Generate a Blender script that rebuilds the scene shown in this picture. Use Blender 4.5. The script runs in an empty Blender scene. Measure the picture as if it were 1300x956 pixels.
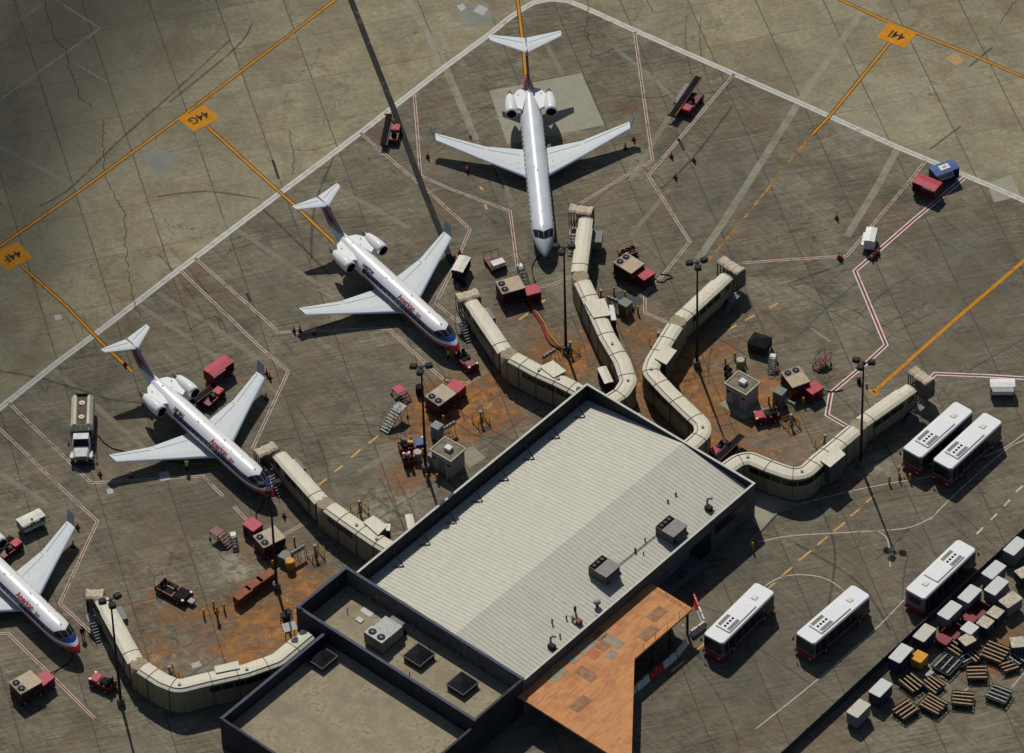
import bpy, math, random
from mathutils import Vector, Matrix, noise
random.seed(7)
R = math.radians
S = bpy.context.scene
COL = S.collection

# ---------------------------------------------------------------- camera and photograph geometry
FPX, PITCH, ROLL, CAMH, YOFF = 7387.877, 0.7724072, -0.02922424, 452.698, 464.615
PPX, PPY = 650.0, 478.0
_F = Vector((0, math.cos(PITCH), -math.sin(PITCH)))
_R = Vector((1, 0, 0)); _U = _R.cross(_F)
CR = math.cos(ROLL)*_R + math.sin(ROLL)*_U
CU = -math.sin(ROLL)*_R + math.cos(ROLL)*_U
CC = Vector((0, -YOFF, CAMH))

def G(px, py, z=0.0):
    """where the sight line of a photograph pixel meets the level z"""
    d = CR*((px-PPX)/FPX) - CU*((py-PPY)/FPX) + _F
    t = (z-CC.z)/d.z
    p = CC + d*t
    return Vector((p.x, p.y, z))

cam_d = bpy.data.cameras.new('camera'); cam = bpy.data.objects.new('camera', cam_d); COL.objects.link(cam)
m = Matrix((( CR.x, CU.x, -_F.x), (CR.y, CU.y, -_F.y), (CR.z, CU.z, -_F.z)))
cam.matrix_world = Matrix.Translation(CC) @ m.to_4x4()
cam_d.sensor_width = 36; cam_d.lens = 36*FPX/1300.0
cam_d.clip_start = 1; cam_d.clip_end = 6000
S.camera = cam

# ---------------------------------------------------------------- light
SUN_EL = R(49.3); sunv = Vector((-0.2098*math.cos(SUN_EL), 0.9777*math.cos(SUN_EL), math.sin(SUN_EL)))
sl = bpy.data.lights.new('sun', 'SUN'); sl.energy = 3.4; sl.angle = R(0.53); sl.color = (1.0, 0.95, 0.86)
so = bpy.data.objects.new('sun', sl); COL.objects.link(so)
so.rotation_euler = sunv.to_track_quat('Z', 'Y').to_euler(); so.location = (0, 0, 300)
W = bpy.data.worlds.new('World'); S.world = W; W.use_nodes = True
nt = W.node_tree; bg = nt.nodes['Background']; bg.inputs[1].default_value = 0.05
sk = nt.nodes.new('ShaderNodeTexSky'); sk.sky_type = 'NISHITA'; sk.sun_disc = False
sk.sun_elevation = SUN_EL; sk.sun_rotation = R(-12.1); sk.altitude = 50
nt.links.new(sk.outputs[0], bg.inputs[0])
S.view_settings.view_transform = 'Standard'; S.view_settings.look = 'None'
S.view_settings.exposure = 0.0; S.view_settings.gamma = 1.0

# ---------------------------------------------------------------- materials
def lin(c):
    return tuple((v/255/12.92 if v/255 <= 0.04045 else ((v/255+0.055)/1.055)**2.4) for v in c)

class NT:
    def __init__(s, name):
        s.m = bpy.data.materials.new(name); s.m.use_nodes = True; s.t = s.m.node_tree
        s.b = s.t.nodes['Principled BSDF']
    def n(s, kind, **kw):
        x = s.t.nodes.new(kind)
        for k, v in kw.items(): setattr(x, k, v)
        return x
    def l(s, a, b): s.t.links.new(a, b)
    def val(s, sock, v):
        if hasattr(v, 'is_output') or hasattr(v, 'node'): s.l(v, sock)
        else: sock.default_value = v
    def math(s, op, a, b=0.0, c=None, clamp=False):
        x = s.n('ShaderNodeMath', operation=op, use_clamp=clamp)
        s.val(x.inputs[0], a); s.val(x.inputs[1], b)
        if c is not None: s.val(x.inputs[2], c)
        return x.outputs[0]
    def mix(s, f, a, b):
        x = s.n('ShaderNodeMix', data_type='RGBA'); s.val(x.inputs[0], f)
        s.val(x.inputs[6], a if not isinstance(a, tuple) else (*a[:3], 1)); s.val(x.inputs[7], b if not isinstance(b, tuple) else (*b[:3], 1))
        return x.outputs[2]
    def noise(s, vec, scale, detail=4, rough=0.55, dist=0.0):
        x = s.n('ShaderNodeTexNoise'); s.l(vec, x.inputs['Vector']); x.inputs['Scale'].default_value = scale
        x.inputs['Detail'].default_value = detail; x.inputs['Roughness'].default_value = rough; x.inputs['Distortion'].default_value = dist
        return x.outputs[0]
    def ramp(s, v, lo, hi, a=0.0, b=1.0, smooth=True):
        x = s.n('ShaderNodeMapRange'); x.interpolation_type = 'SMOOTHSTEP' if smooth else 'LINEAR'
        s.val(x.inputs[0], v); x.inputs[1].default_value = lo; x.inputs[2].default_value = hi
        x.inputs[3].default_value = a; x.inputs[4].default_value = b
        return x.outputs[0]
    def scalev(s, vec, sc, rotz=0.0):
        x = s.n('ShaderNodeMapping'); s.l(vec, x.inputs[0]); x.inputs['Scale'].default_value = sc
        x.inputs['Rotation'].default_value = (0, 0, rotz)
        return x.outputs[0]

MATS = {}
def mat(name, col, rough=0.55, metal=0.0, var=0.18, scale=2.0, dirt=None, dirt_amt=0.35, coat=0.0, bump=0.0, spec=0.18):
    """painted / raw surface: colour, slight large-scale variation, wear"""
    if name in MATS: return MATS[name]
    a = NT(name); co = a.n('ShaderNodeTexCoord').outputs['Object']
    c = tuple(col)
    n1 = a.noise(co, scale, 5, 0.6); n2 = a.noise(co, scale*6.5, 3, 0.6)
    lo = tuple(v*(1-var) for v in c); hi = tuple(min(1, v*(1+var*0.6)) for v in c)
    out = a.mix(a.ramp(n1, 0.3, 0.7), lo, hi)
    dc = dirt or tuple(v*0.45+0.02 for v in c)
    f = a.math('MULTIPLY', a.ramp(a.math('ADD', a.math('MULTIPLY', n1, 0.5), a.math('MULTIPLY', n2, 0.5)), 0.5, 0.68), dirt_amt)
    out = a.mix(f, out, dc)
    a.l(out, a.b.inputs['Base Color'])
    a.b.inputs['Metallic'].default_value = metal
    a.l(a.ramp(n2, 0.3, 0.7, rough*0.85+.05, min(1, rough*1.2+.05)), a.b.inputs['Roughness'])
    if coat: a.b.inputs['Coat Weight'].default_value = coat; a.b.inputs['Coat Roughness'].default_value = 0.08
    if spec is not None: a.b.inputs['Specular IOR Level'].default_value = spec
    if bump:
        bn = a.n('ShaderNodeBump'); bn.inputs['Strength'].default_value = bump; bn.inputs['Distance'].default_value = 0.03
        a.l(n2, bn.inputs['Height']); a.l(bn.outputs[0], a.b.inputs['Normal'])
    MATS[name] = a.m
    return a.m

white_paint = mat('white_paint', (0.62, 0.62, 0.61), 0.45, dirt=(0.42, 0.40, 0.36), dirt_amt=0.25)
cream_paint = mat('cream_paint', (0.55, 0.52, 0.42), 0.5, dirt=(0.3, 0.26, 0.19), dirt_amt=0.4)
wing_grey = mat('wing_grey', (0.55, 0.59, 0.60), 0.5, var=0.05, scale=0.8, dirt=(0.42, 0.44, 0.43), dirt_amt=0.5)
leading_edge = mat('bare_leading_edge', (0.62, 0.70, 0.80), 0.35, metal=0.3, var=0.05, dirt_amt=0.1)
dark_metal = mat('dark_metal', (0.03, 0.028, 0.028), 0.7, spec=0.1, dirt=(0.09, 0.07, 0.05))
black_rubber = mat('black_rubber', (0.016, 0.016, 0.016), 0.85, spec=0.08)
black_void = mat('black_opening', (0.006, 0.006, 0.007), 0.9, dirt_amt=0.0, spec=0.02)
glass_dark = mat('dark_glass', (0.010, 0.013, 0.016), 0.2, spec=0.25, var=0.1, dirt_amt=0.05)
steel = mat('galvanised_steel', (0.26, 0.27, 0.27), 0.55, metal=0.15)
grey_paint = mat('grey_paint', (0.20, 0.21, 0.21), 0.5)
greygreen = mat('grey_green_paint', (0.15, 0.17, 0.15), 0.5)
maroon = mat('maroon_paint', (0.13, 0.012, 0.018), 0.4, var=0.3, dirt=(0.04, 0.015, 0.015))
red_paint = mat('red_paint', (0.40, 0.03, 0.055), 0.45, var=0.2, dirt=(0.28, 0.10, 0.11), dirt_amt=0.4)
bright_red = mat('bright_red_paint', (0.55, 0.03, 0.03), 0.4)
rust_brown = mat('rusty_brown_paint', (0.17, 0.055, 0.035), 0.7, var=0.3, scale=3, dirt=(0.05, 0.025, 0.02), dirt_amt=0.6)
tan_paint = mat('weathered_tan_paint', (0.40, 0.31, 0.20), 0.45, var=0.25, dirt=(0.16, 0.10, 0.06), dirt_amt=0.6)
yellow_paint = mat('safety_yellow_paint', (0.50, 0.24, 0.01), 0.45, var=0.25, dirt=(0.18, 0.10, 0.04), dirt_amt=0.4)
orange_paint = mat('orange_paint', (0.62, 0.26, 0.01), 0.5, dirt=(0.35, 0.15, 0.03))
blue_paint = mat('blue_paint', (0.035, 0.085, 0.26), 0.45, dirt=(0.03, 0.05, 0.12))
navy_paint = mat('navy_paint', (0.018, 0.022, 0.06), 0.45)
hivis = mat('hivis_cloth', (0.42, 0.75, 0.03), 0.8, dirt_amt=0.0)
cone_red = mat('cone_red_plastic', (0.55, 0.05, 0.02), 0.5)
hose_red = mat('red_brown_hose', (0.22, 0.03, 0.02), 0.6)
wood = mat('raw_timber', (0.45, 0.31, 0.18), 0.8, var=0.3, scale=5)

def stripes(name, base, groove, axis, period, width, rough=0.5, metal=0.0, dirt=(0.2, 0.18, 0.14), dirt_amt=0.35, ns=0.35):
    """surface with evenly spaced seams across one object axis"""
    if name in MATS: return MATS[name]
    a = NT(name); tc = a.n('ShaderNodeTexCoord').outputs['Object']
    sx = a.n('ShaderNodeSeparateXYZ'); a.l(tc, sx.inputs[0])
    f = a.math('FRACT', a.math('DIVIDE', sx.outputs[axis], period))
    ln = a.math('LESS_THAN', f, width/period)
    n1 = a.noise(tc, ns, 6, 0.6); n2 = a.noise(tc, 3.0, 4, 0.6)
    c = a.mix(a.ramp(n1, 0.3, 0.7), tuple(v*0.88 for v in base), tuple(min(1, v*1.06) for v in base))
    c = a.mix(a.math('MULTIPLY', a.ramp(a.math('MULTIPLY', n1, n2), 0.25, 0.42), dirt_amt), c, dirt)
    c = a.mix(a.math('MULTIPLY', ln, 0.8), c, groove)
    a.l(c, a.b.inputs['Base Color']); a.b.inputs['Roughness'].default_value = rough; a.b.inputs['Metallic'].default_value = metal; a.b.inputs['Specular IOR Level'].default_value = 0.2
    MATS[name] = a.m
    return a.m

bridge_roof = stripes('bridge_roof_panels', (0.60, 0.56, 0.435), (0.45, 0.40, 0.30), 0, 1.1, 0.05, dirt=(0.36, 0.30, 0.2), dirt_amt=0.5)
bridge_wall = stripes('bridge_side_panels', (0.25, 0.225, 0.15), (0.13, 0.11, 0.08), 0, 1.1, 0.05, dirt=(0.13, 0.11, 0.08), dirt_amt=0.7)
seam_brown = mat('rusty_joint', (0.13, 0.07, 0.04), 0.8)
bellows = mat('brown_bellows', (0.33, 0.27, 0.18), 0.8, var=0.35, scale=4, dirt=(0.12,0.07,0.04), dirt_amt=.6)
canvas = mat('tan_canvas_canopy', (0.50, 0.42, 0.31), 0.85, var=0.25, dirt=(0.3, 0.2, 0.12))
roof_white = mat('roof_sheet', (0.515, 0.50, 0.42), 0.55, var=0.05, scale=0.25, dirt=(0.35, 0.34, 0.28), dirt_amt=0.3)
roof_shaded = mat('roof_sheet_shaded', (0.485, 0.472, 0.40), 0.55, var=0.05, scale=0.25, dirt=(0.33, 0.325, 0.27), dirt_amt=0.3)  # darker copy of the roof sheet, shade of the slope turned from the sun
coping = mat('pale_coping', (0.50, 0.49, 0.45), 0.5)
wall_grey = mat('dark_grey_wall', (0.085, 0.088, 0.095), 0.7, var=0.25, scale=0.6, dirt=(0.05, 0.05, 0.055), dirt_amt=0.6)
parapet_in = mat('parapet_inner_shade', (0.018, 0.02, 0.027), 0.6, var=0.3, scale=0.8)  # near-black colour carries the shade on faces turned from the sun
navy_wall = mat('navy_parapet', (0.026, 0.029, 0.045), 0.6, var=0.3, scale=0.7, dirt=(0.03, 0.03, 0.04))
old_wall = mat('streaked_wall', (0.13, 0.125, 0.115), 0.8, var=0.4, scale=1.2, dirt=(0.035, 0.035, 0.04), dirt_amt=0.8)
deck_tan = mat('dusty_roof_deck', (0.30, 0.255, 0.17), 0.9, var=0.25, scale=0.35, dirt=(0.12, 0.10, 0.075), dirt_amt=0.75)
hut_wall = mat('hut_render', (0.35, 0.35, 0.33), 0.8, var=0.15, dirt=(0.15, 0.15, 0.14))
hut_roof = mat('hut_roof_felt', (0.20, 0.17, 0.12), 0.9, var=0.35, scale=1.5)
hut_rim = mat('hut_roof_rim', (0.42, 0.40, 0.33), 0.8)
barrier_white = mat('white_barrier_plastic', (0.6, 0.6, 0.57), 0.6)
uld_top = mat('container_white_top', (0.52, 0.53, 0.515), 0.4, var=0.08, dirt=(0.4, 0.38, 0.33), dirt_amt=0.3)
uld_rusty = mat('container_rust_spotted_top', (0.52, 0.50, 0.43), 0.5, scale=2.6, var=0.1, dirt=(0.32, 0.10, 0.03), dirt_amt=0.95)
uld_crumple = mat('crumpled_aluminium', (0.40, 0.365, 0.28), 0.5, metal=0.1, var=0.35, scale=2.4, dirt=(0.26, 0.17, 0.08), dirt_amt=0.6, bump=0.6)
uld_side = mat('container_side', (0.15, 0.155, 0.18), 0.5)
skin_mat = mat('skin', (0.35, 0.2, 0.14), 0.6, dirt_amt=0.0)
trousers = mat('dark_trousers', (0.02, 0.022, 0.03), 0.8)

# ---------------------------------------------------------------- mesh helpers
class MB:
    def __init__(s): s.v = []; s.f = []; s.sm = []
    def add(s, vs, fs, smooth=False):
        o = len(s.v); s.v += [tuple(v) for v in vs]
        for f in fs: s.f.append(tuple(i+o for i in f)); s.sm.append(smooth)
        return s
    def box(s, c, sz, rz=0.0, M=None, taper=1.0):
        x, y, z = sz[0]/2, sz[1]/2, sz[2]/2; vs = []
        for k, (dz, t) in enumerate(((-z, 1.0), (z, taper))):
            for dx, dy in ((-x, -y), (x, -y), (x, y), (-x, y)):
                vs.append(Vector((dx*t, dy*t, dz)))
        rot = M if M is not None else Matrix.Rotation(rz, 3, 'Z')
        vs = [rot @ v + Vector(c) for v in vs]
        return s.add(vs, [(3, 2, 1, 0), (4, 5, 6, 7), (0, 1, 5, 4), (1, 2, 6, 5), (2, 3, 7, 6), (3, 0, 4, 7)])
    def b2(s, x0, x1, y0, y1, z0, z1):
        return s.box(((x0+x1)/2, (y0+y1)/2, (z0+z1)/2), (abs(x1-x0), abs(y1-y0), abs(z1-z0)))
    def rbox(s, x0, x1, y0, y1, z0, z1, r=0.1, top=None):
        """box with rounded vertical corners and a bevelled top edge"""
        top = r*0.5 if top is None else top
        def ring(i, z):
            out = []; rr = max(r-i, 0.01)
            for cx_, cy_, a0 in ((x1-r, y1-r, 0), (x0+r, y1-r, 90), (x0+r, y0+r, 180), (x1-r, y0+r, 270)):
                for k in range(4):
                    a = R(a0+k*30); out.append((cx_+rr*math.cos(a), cy_+rr*math.sin(a), z))
            return out
        rings = [ring(0, z0), ring(0, z1-top), ring(top, z1)]
        n = 16; vs = sum(rings, []); fs = []
        for k in range(2):
            for i in range(n): fs.append((k*n+i, k*n+(i+1) % n, (k+1)*n+(i+1) % n, (k+1)*n+i))
        fs.append(tuple(range(2*n, 3*n))); fs.append(tuple(reversed(range(0, n))))
        return s.add(vs, fs)
    def prism(s, poly, z0, z1):
        n = len(poly); a = sum(poly[i][0]*poly[(i+1) % n][1]-poly[(i+1) % n][0]*poly[i][1] for i in range(n))
        if a < 0: poly = list(reversed(poly))
        vs = [(p[0], p[1], z0) for p in poly]+[(p[0], p[1], z1) for p in poly]
        return s.add(vs, [tuple(reversed(range(n))), tuple(range(n, 2*n))]+[(i, (i+1) % n, n+(i+1) % n, n+i) for i in range(n)])
    def loft(s, rings, cap=True, smooth=True, closed=True):
        n = len(rings[0]); vs = [v for r_ in rings for v in r_]; fs = []
        for k in range(len(rings)-1):
            for i in range(n if closed else n-1):
                j = (i+1) % n; fs.append((k*n+i, k*n+j, (k+1)*n+j, (k+1)*n+i))
        s.add(vs, fs, smooth)
        if cap and closed:
            o = len(s.v)-len(vs)
            s.f.append(tuple(o+i for i in reversed(range(n)))); s.sm.append(False)
            s.f.append(tuple(o+(len(rings)-1)*n+i for i in range(n))); s.sm.append(False)
        return s
    def tube(s, pts, r, n=8, smooth=True, r2=None):
        pts = [Vector(p) for p in pts]; rings = []
        for i, p in enumerate(pts):
            d = (pts[min(i+1, len(pts)-1)]-pts[max(i-1, 0)]).normalized()
            u = d.cross(Vector((0, 0, 1)))
            if u.length < 0.05: u = Vector((1, 0, 0))
            u.normalize(); w = u.cross(d).normalized()
            rr = r if r2 is None else r+(r2-r)*i/(len(pts)-1)
            rings.append([p+(u*math.cos(2*math.pi*k/n)+w*math.sin(2*math.pi*k/n))*rr for k in range(n)])
        return s.loft(rings, True, smooth)
    def bar(s, a, b, w=0.05): return s.tube([a, b], w*0.6, 4, False)
    def cyl(s, c, r, h, n=16, r2=None, axis='Z', smooth=True):
        r2 = r if r2 is None else r2; c = Vector(c)
        ax = {'X': Vector((1, 0, 0)), 'Y': Vector((0, 1, 0)), 'Z': Vector((0, 0, 1))}[axis]
        u = {'X': Vector((0, 1, 0)), 'Y': Vector((0, 0, 1)), 'Z': Vector((1, 0, 0))}[axis]; w = ax.cross(u)
        rg = [[c+ax*(dz*h)+(u*math.cos(2*math.pi*k/n)+w*math.sin(2*math.pi*k/n))*rr for k in range(n)] for dz, rr in ((-.5, r), (.5, r2))]
        return s.loft(rg, True, smooth)
    def dome(s, c, r, h, n=12):
        rg = []
        for k in range(5):
            a = k/4*math.pi/2*0.98
            rg.append([(c[0]+r*math.cos(a)*math.cos(2*math.pi*i/n), c[1]+r*math.cos(a)*math.sin(2*math.pi*i/n), c[2]+h*math.sin(a)) for i in range(n)])
        return s.loft(rg)
    def build(s, name, mt, parent=None, bevel=0.0):
        me = bpy.data.meshes.new(name); me.from_pydata(s.v, [], s.f)
        me.polygons.foreach_set('use_smooth', s.sm); me.materials.append(mt); me.update()
        o = bpy.data.objects.new(name, me); COL.objects.link(o)
        if parent is not None: o.parent = parent
        if bevel:
            b = o.modifiers.new('bevel', 'BEVEL'); b.width = bevel; b.segments = 2; b.limit_method = 'ANGLE'; b.angle_limit = R(40)
        return o

def tag(o, label=None, cat=None, group=None, kind=None):
    if label: o['label'] = label
    if cat: o['category'] = cat
    if group: o['group'] = group
    if kind: o['kind'] = kind
    return o
def thing(name, label, cat, loc=(0, 0, 0), rz=0.0, group=None):
    o = bpy.data.objects.new(name, None); COL.objects.link(o); o.empty_display_size = 0.3
    o.location = loc; o.rotation_euler = (0, 0, rz)
    return tag(o, label, cat, group)
def kids(o): return [c for c in bpy.data.objects if c.parent == o]
KC = {}
def copy_tree(o, label, loc, rz, scale=None, group=None):
    def rec(a, par):
        c = a.copy(); COL.objects.link(c)
        if par is not None: c.parent = par
        for ch in KC.setdefault(a.name, kids(a)): rec(ch, c)
        return c
    c = rec(o, None); c.location = loc; c.rotation_euler = (0, 0, rz)
    if scale: c.scale = scale
    if label: c['label'] = label
    if group: c['group'] = group
    return c
def struct(o): o['kind'] = 'structure'; return o
def pose(p1, p2, z=0.0):
    """ground place and heading of a thing whose two ends show at pixels p1 (rear) and p2 (front) at height z"""
    a, b = G(*p1, z), G(*p2, z); c = (a+b)/2; d = b-a
    return Vector((c.x, c.y, 0)), math.atan2(d.y, d.x), d.length
# ---------------------------------------------------------------- ground
TH, SP = 0.241219, 7.73093
CA = math.cos(TH); SA = math.sin(TH)
# fit frame y = y + YOFF
OFF_A = (YOFF*SA - 78.1715682)/SP          # a = (x*CA + y*SA)/SP + OFF_A  -> integer on a joint
OFF_B = (-YOFF*CA)/SP + 0.48 + 66            # b = (x*SA - y*CA)/SP + OFF_B

WHITE_LINE = [(-60,566),(0,518),(71,461.5),(122,423.5),(208,357),(330,264.5),(361,241),(404,209),(458,168),(564,85.5),(618,46),(645,24),(662,12),(677,3.5),(698,-1),(720,1.0),(741,9),(799,35.5),(932,94),(1016,130.7),(1140,187),(1267,240),(1340,272)]
WL = [G(*p) for p in WHITE_LINE]
def wl_side(x, y):
    """signed distance to the restraint line, positive on the terminal side"""
    best = 1e9; sg = 1
    for i in range(len(WL)-1):
        a, b = WL[i], WL[i+1]; dx, dy = b.x-a.x, b.y-a.y; L2 = dx*dx+dy*dy
        t = max(0, min(1, ((x-a.x)*dx+(y-a.y)*dy)/L2)); ex, ey = x-a.x-t*dx, y-a.y-t*dy; d = ex*ex+ey*ey
        if d < best: best = d; sg = -1 if (dx*(y-a.y)-dy*(x-a.x)) > 0 else 1
    return sg*math.sqrt(best)

# stains: (px, py, half width px, half height px, strength, channel)   R rust, G grime and painted corner shade, B pale
BL = [(800,395,45,30,.7,'R'),(770,420,35,30,.6,'R'),(850,440,50,30,.75,'R'),(820,520,45,50,1.,'R'),(880,470,45,40,.8,'R'),(905,540,50,40,1.,'R'),(960,600,90,30,.95,'R'),
      (960,500,40,22,1.,'R'),(930,440,35,25,.5,'R'),(1010,545,45,25,.7,'R'),(690,420,45,25,.7,'R'),(650,400,35,20,.4,'R'),(735,455,40,30,.9,'R'),(700,455,45,15,.6,'R'),
      (560,520,70,35,.9,'R'),(610,540,50,30,.9,'R'),(640,480,60,22,.8,'R'),(535,560,35,30,.6,'R'),(520,600,50,20,.7,'R'),(500,625,40,20,.5,'R'),(600,500,50,25,.6,'R'),
      (380,745,60,45,.8,'R'),(330,700,40,20,.4,'R'),(300,820,140,28,.75,'R'),(350,790,60,30,.8,'R'),(270,775,50,20,.6,'R'),(200,770,60,40,.45,'R'),(180,700,110,50,.4,'R'),(190,850,30,20,.8,'R'),
      (770,130,55,45,.35,'R'),(700,60,40,30,.25,'R'),(1130,275,50,35,.5,'R'),(240,380,60,30,.35,'R'),(460,80,90,60,.18,'R'),(440,180,60,30,.22,'R'),(320,200,60,40,.15,'R'),
      (1275,825,60,45,1.0,'R'),(1240,850,60,20,.6,'R'),(1000,770,150,80,.5,'G'),(1190,700,100,60,.4,'G'),(900,850,150,60,.45,'G'),(1085,615,22,12,.8,'R'),(1118,598,14,8,.6,'R'),(960,420,60,40,.3,'R'),(1000,640,50,15,.2,'R'),
      (300,722,26,15,1.,'B'),(315,735,18,10,.8,'B'),(480,650,55,14,.7,'B'),(515,630,40,9,.6,'B'),(975,492,24,12,.8,'B'),(985,485,25,14,.8,'R'),(965,505,30,10,.7,'R'),(545,525,30,22,.5,'R'),(620,520,35,12,.6,'R'),(855,500,30,30,.4,'R'),(720,470,20,12,.5,'R'),(395,740,25,20,.5,'R'),(345,835,60,16,.6,'R'),(930,565,40,14,.4,'R'),(1110,592,32,14,.7,'B'),(700,425,40,8,.4,'B'),(330,815,40,30,.5,'B'),(220,835,60,22,.45,'B'),
      (640,500,22,10,.4,'B'),(190,200,50,40,.35,'B'),(395,50,50,50,.2,'B'),(1120,130,100,70,.35,'B'),
      (300,560,70,40,.5,'G'),(260,650,100,40,.6,'G'),(120,540,60,60,.5,'G'),(560,190,60,40,.3,'G'),(600,290,80,60,.3,'G'),(780,300,80,60,.35,'G'),(920,240,60,60,.7,'G'),(1200,400,130,90,.55,'G'),
      (1230,330,60,40,.5,'G'),(350,370,70,50,.35,'G'),(480,480,80,30,.35,'G'),(640,250,80,40,.3,'G'),(1180,600,120,80,.35,'G'),(330,300,50,60,.3,'G'),(60,760,80,60,.3,'G'),
      (60,60,130,90,.75,'G'),(20,190,90,90,.8,'G'),(130,10,120,50,.5,'G'),(170,110,90,60,.35,'G'),(60,290,70,60,.4,'G')]  # upper-left corner: overhead shade painted in through the grime channel
BW = []
for px, py, hw, hh, st, ch in BL:
    c = G(px, py); BW.append((c.x, c.y, hw/11.2, hh/7.9, st, 'RGB'.index(ch)))

def ground_sheet():
    N = 330; xs = [-2200, -900, -350, -150, -90]+[-76+i*(152/N) for i in range(N+1)]+[90, 150, 350, 900, 2200]
    ys = [-1500, -500, -160, -90]+[-64+i*(144/N) for i in range(N+1)]+[100, 170, 400, 1200, 2600]
    nx, ny = len(xs), len(ys); vs = [(x, y, 0) for y in ys for x in xs]
    fs = [(j*nx+i, j*nx+i+1, (j+1)*nx+i+1, (j+1)*nx+i) for j in range(ny-1) for i in range(nx-1)]
    me = bpy.data.meshes.new('ground'); me.from_pydata(vs, [], fs)
    at = me.color_attributes.new('wear', 'FLOAT_COLOR', 'POINT'); buf = []
    N3 = noise.noise
    # coarse side map then interpolate
    for (x, y, _) in vs:
        if abs(x) > 80 or y < -66 or y > 82:
            buf += [0, 0.3, 0, 1.0 if y > 82 else 0.0]; continue
        wx = x + 1.6*N3(Vector((x*.22, y*.22, 0))) + .6*N3(Vector((x*.8, y*.8, 3)))
        wy = y + 1.6*N3(Vector((x*.22, y*.22, 7))) + .6*N3(Vector((x*.8, y*.8, 9)))
        ch = [0.0, 0.0, 0.0]
        for bx, by, rx, ry, st, k in BW:
            dx = (wx-bx)/rx; dy = (wy-by)/ry; q = dx*dx+dy*dy
            if q < 6: ch[k] += st*math.exp(-q*0.9)
        s = wl_side(x, y); outer = 0.5-0.5*max(-1, min(1, s/0.6))
        buf += [min(1.3, ch[0]), min(1.2, ch[1]), min(1.2, ch[2]), outer]
    at.data.foreach_set('color', buf)
    o = bpy.data.objects.new('ground', me); COL.objects.link(o)
    a = NT('apron_concrete'); pos = a.n('ShaderNodeTexCoord').outputs['Object']
    ca = a.n('ShaderNodeAttribute'); ca.attribute_name = 'wear'; sp = a.n('ShaderNodeSeparateColor'); a.l(ca.outputs['Color'], sp.inputs[0])
    rr, gg, bb, oo = sp.outputs[0], sp.outputs[1], sp.outputs[2], ca.outputs['Alpha']
    sx = a.n('ShaderNodeSeparateXYZ'); a.l(pos, sx.inputs[0]); X, Y = sx.outputs[0], sx.outputs[1]
    A = a.math('ADD', a.math('ADD', a.math('MULTIPLY', X, CA/SP), a.math('MULTIPLY', Y, SA/SP)), OFF_A)
    B = a.math('ADD', a.math('ADD', a.math('MULTIPLY', X, SA/SP), a.math('MULTIPLY', Y, -CA/SP)), OFF_B)
    big = a.noise(pos, 0.035, 4, 0.6); mid = a.noise(pos, 0.22, 6, 0.62, 0.6); fine = a.noise(pos, 1.7, 5, 0.65); grit = a.noise(pos, 9.0, 2, 0.6)
    # broom and tyre striations, running with the slab joints
    str1 = a.noise(a.scalev(a.scalev(pos, (1, 1, 1), -(TH)), (0.28, 3.4, 1)), 1.0, 6, 0.7, 0.5)
    str2 = a.noise(a.scalev(a.scalev(pos, (1, 1, 1), R(52)), (0.22, 3.0, 1)), 1.0, 5, 0.65, 0.8)
    # slab tint
    fa = a.math('FLOOR', A); fb = a.math('FLOOR', B); cv = a.n('ShaderNodeCombineXYZ'); a.l(fa, cv.inputs[0]); a.l(fb, cv.inputs[1])
    wn = a.n('ShaderNodeTexWhiteNoise', noise_dimensions='2D'); a.l(cv.outputs[0], wn.inputs['Vector']); slab = wn.outputs['Value']
    inner = a.mix(a.ramp(mid, 0.3, 0.7), (0.118, 0.105, 0.076), (0.188, 0.166, 0.118))
    outer = a.mix(a.ramp(mid, 0.3, 0.7), (0.212, 0.188, 0.120), (0.285, 0.255, 0.167))
    c = a.mix(oo, inner, outer)
    def mulc(c, f):
        x = a.n('ShaderNodeVectorMath', operation='SCALE'); a.l(c, x.inputs[0]); a.l(f, x.inputs['Scale']); return x.outputs[0]
    c = mulc(c, a.ramp(slab, 0, 1, 0.90, 1.10, False))
    c = mulc(c, a.ramp(big, 0.3, 0.7, 0.88, 1.12))
    c = mulc(c, a.ramp(fine, 0.25, 0.75, 0.80, 1.18))
    amp = a.math('SUBTRACT', 1.0, a.math('MULTIPLY', oo, 0.65))
    st = a.math('ADD', 1.0, a.math('MULTIPLY', a.math('MULTIPLY', a.math('SUBTRACT', str1, 0.5), 2.2), amp)); c = mulc(c, st)
    st = a.math('ADD', 1.0, a.math('MULTIPLY', a.math('MULTIPLY', a.math('SUBTRACT', str2, 0.5), 1.1), amp)); c = mulc(c, st)
    c = mulc(c, a.ramp(grit, 0.3, 0.7, 0.90, 1.10))
    bmn = a.noise(pos, 0.11, 7, 0.68, 1.0)
    c = a.mix(a.math('MULTIPLY', a.ramp(bmn, 0.48, 0.68), 0.42), c, (0.165, 0.108, 0.058))
    c = a.mix(a.math('MULTIPLY', a.ramp(a.noise(pos, 0.17, 6, 0.65, .8), 0.52, 0.70), 0.35), c, (0.215, 0.205, 0.16))
    # grime, with the painted shade of the upper-left corner
    gm = a.math('MULTIPLY', gg, a.ramp(a.math('ADD', a.math('MULTIPLY', str1, 0.6), a.math('MULTIPLY', mid, 0.4)), 0.35, 0.62, 0.35, 1.0), clamp=True)
    c = a.mix(a.math('MULTIPLY', gm, 0.62), c, (0.080, 0.076, 0.066))
    # pale patches: laitance, spilled dust
    pm = a.math('MULTIPLY', bb, a.ramp(a.noise(pos, 0.9, 6, 0.7, 1.2), 0.42, 0.58), clamp=True)
    c = a.mix(a.math('MULTIPLY', pm, 0.75), c, (0.36, 0.345, 0.27))
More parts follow.
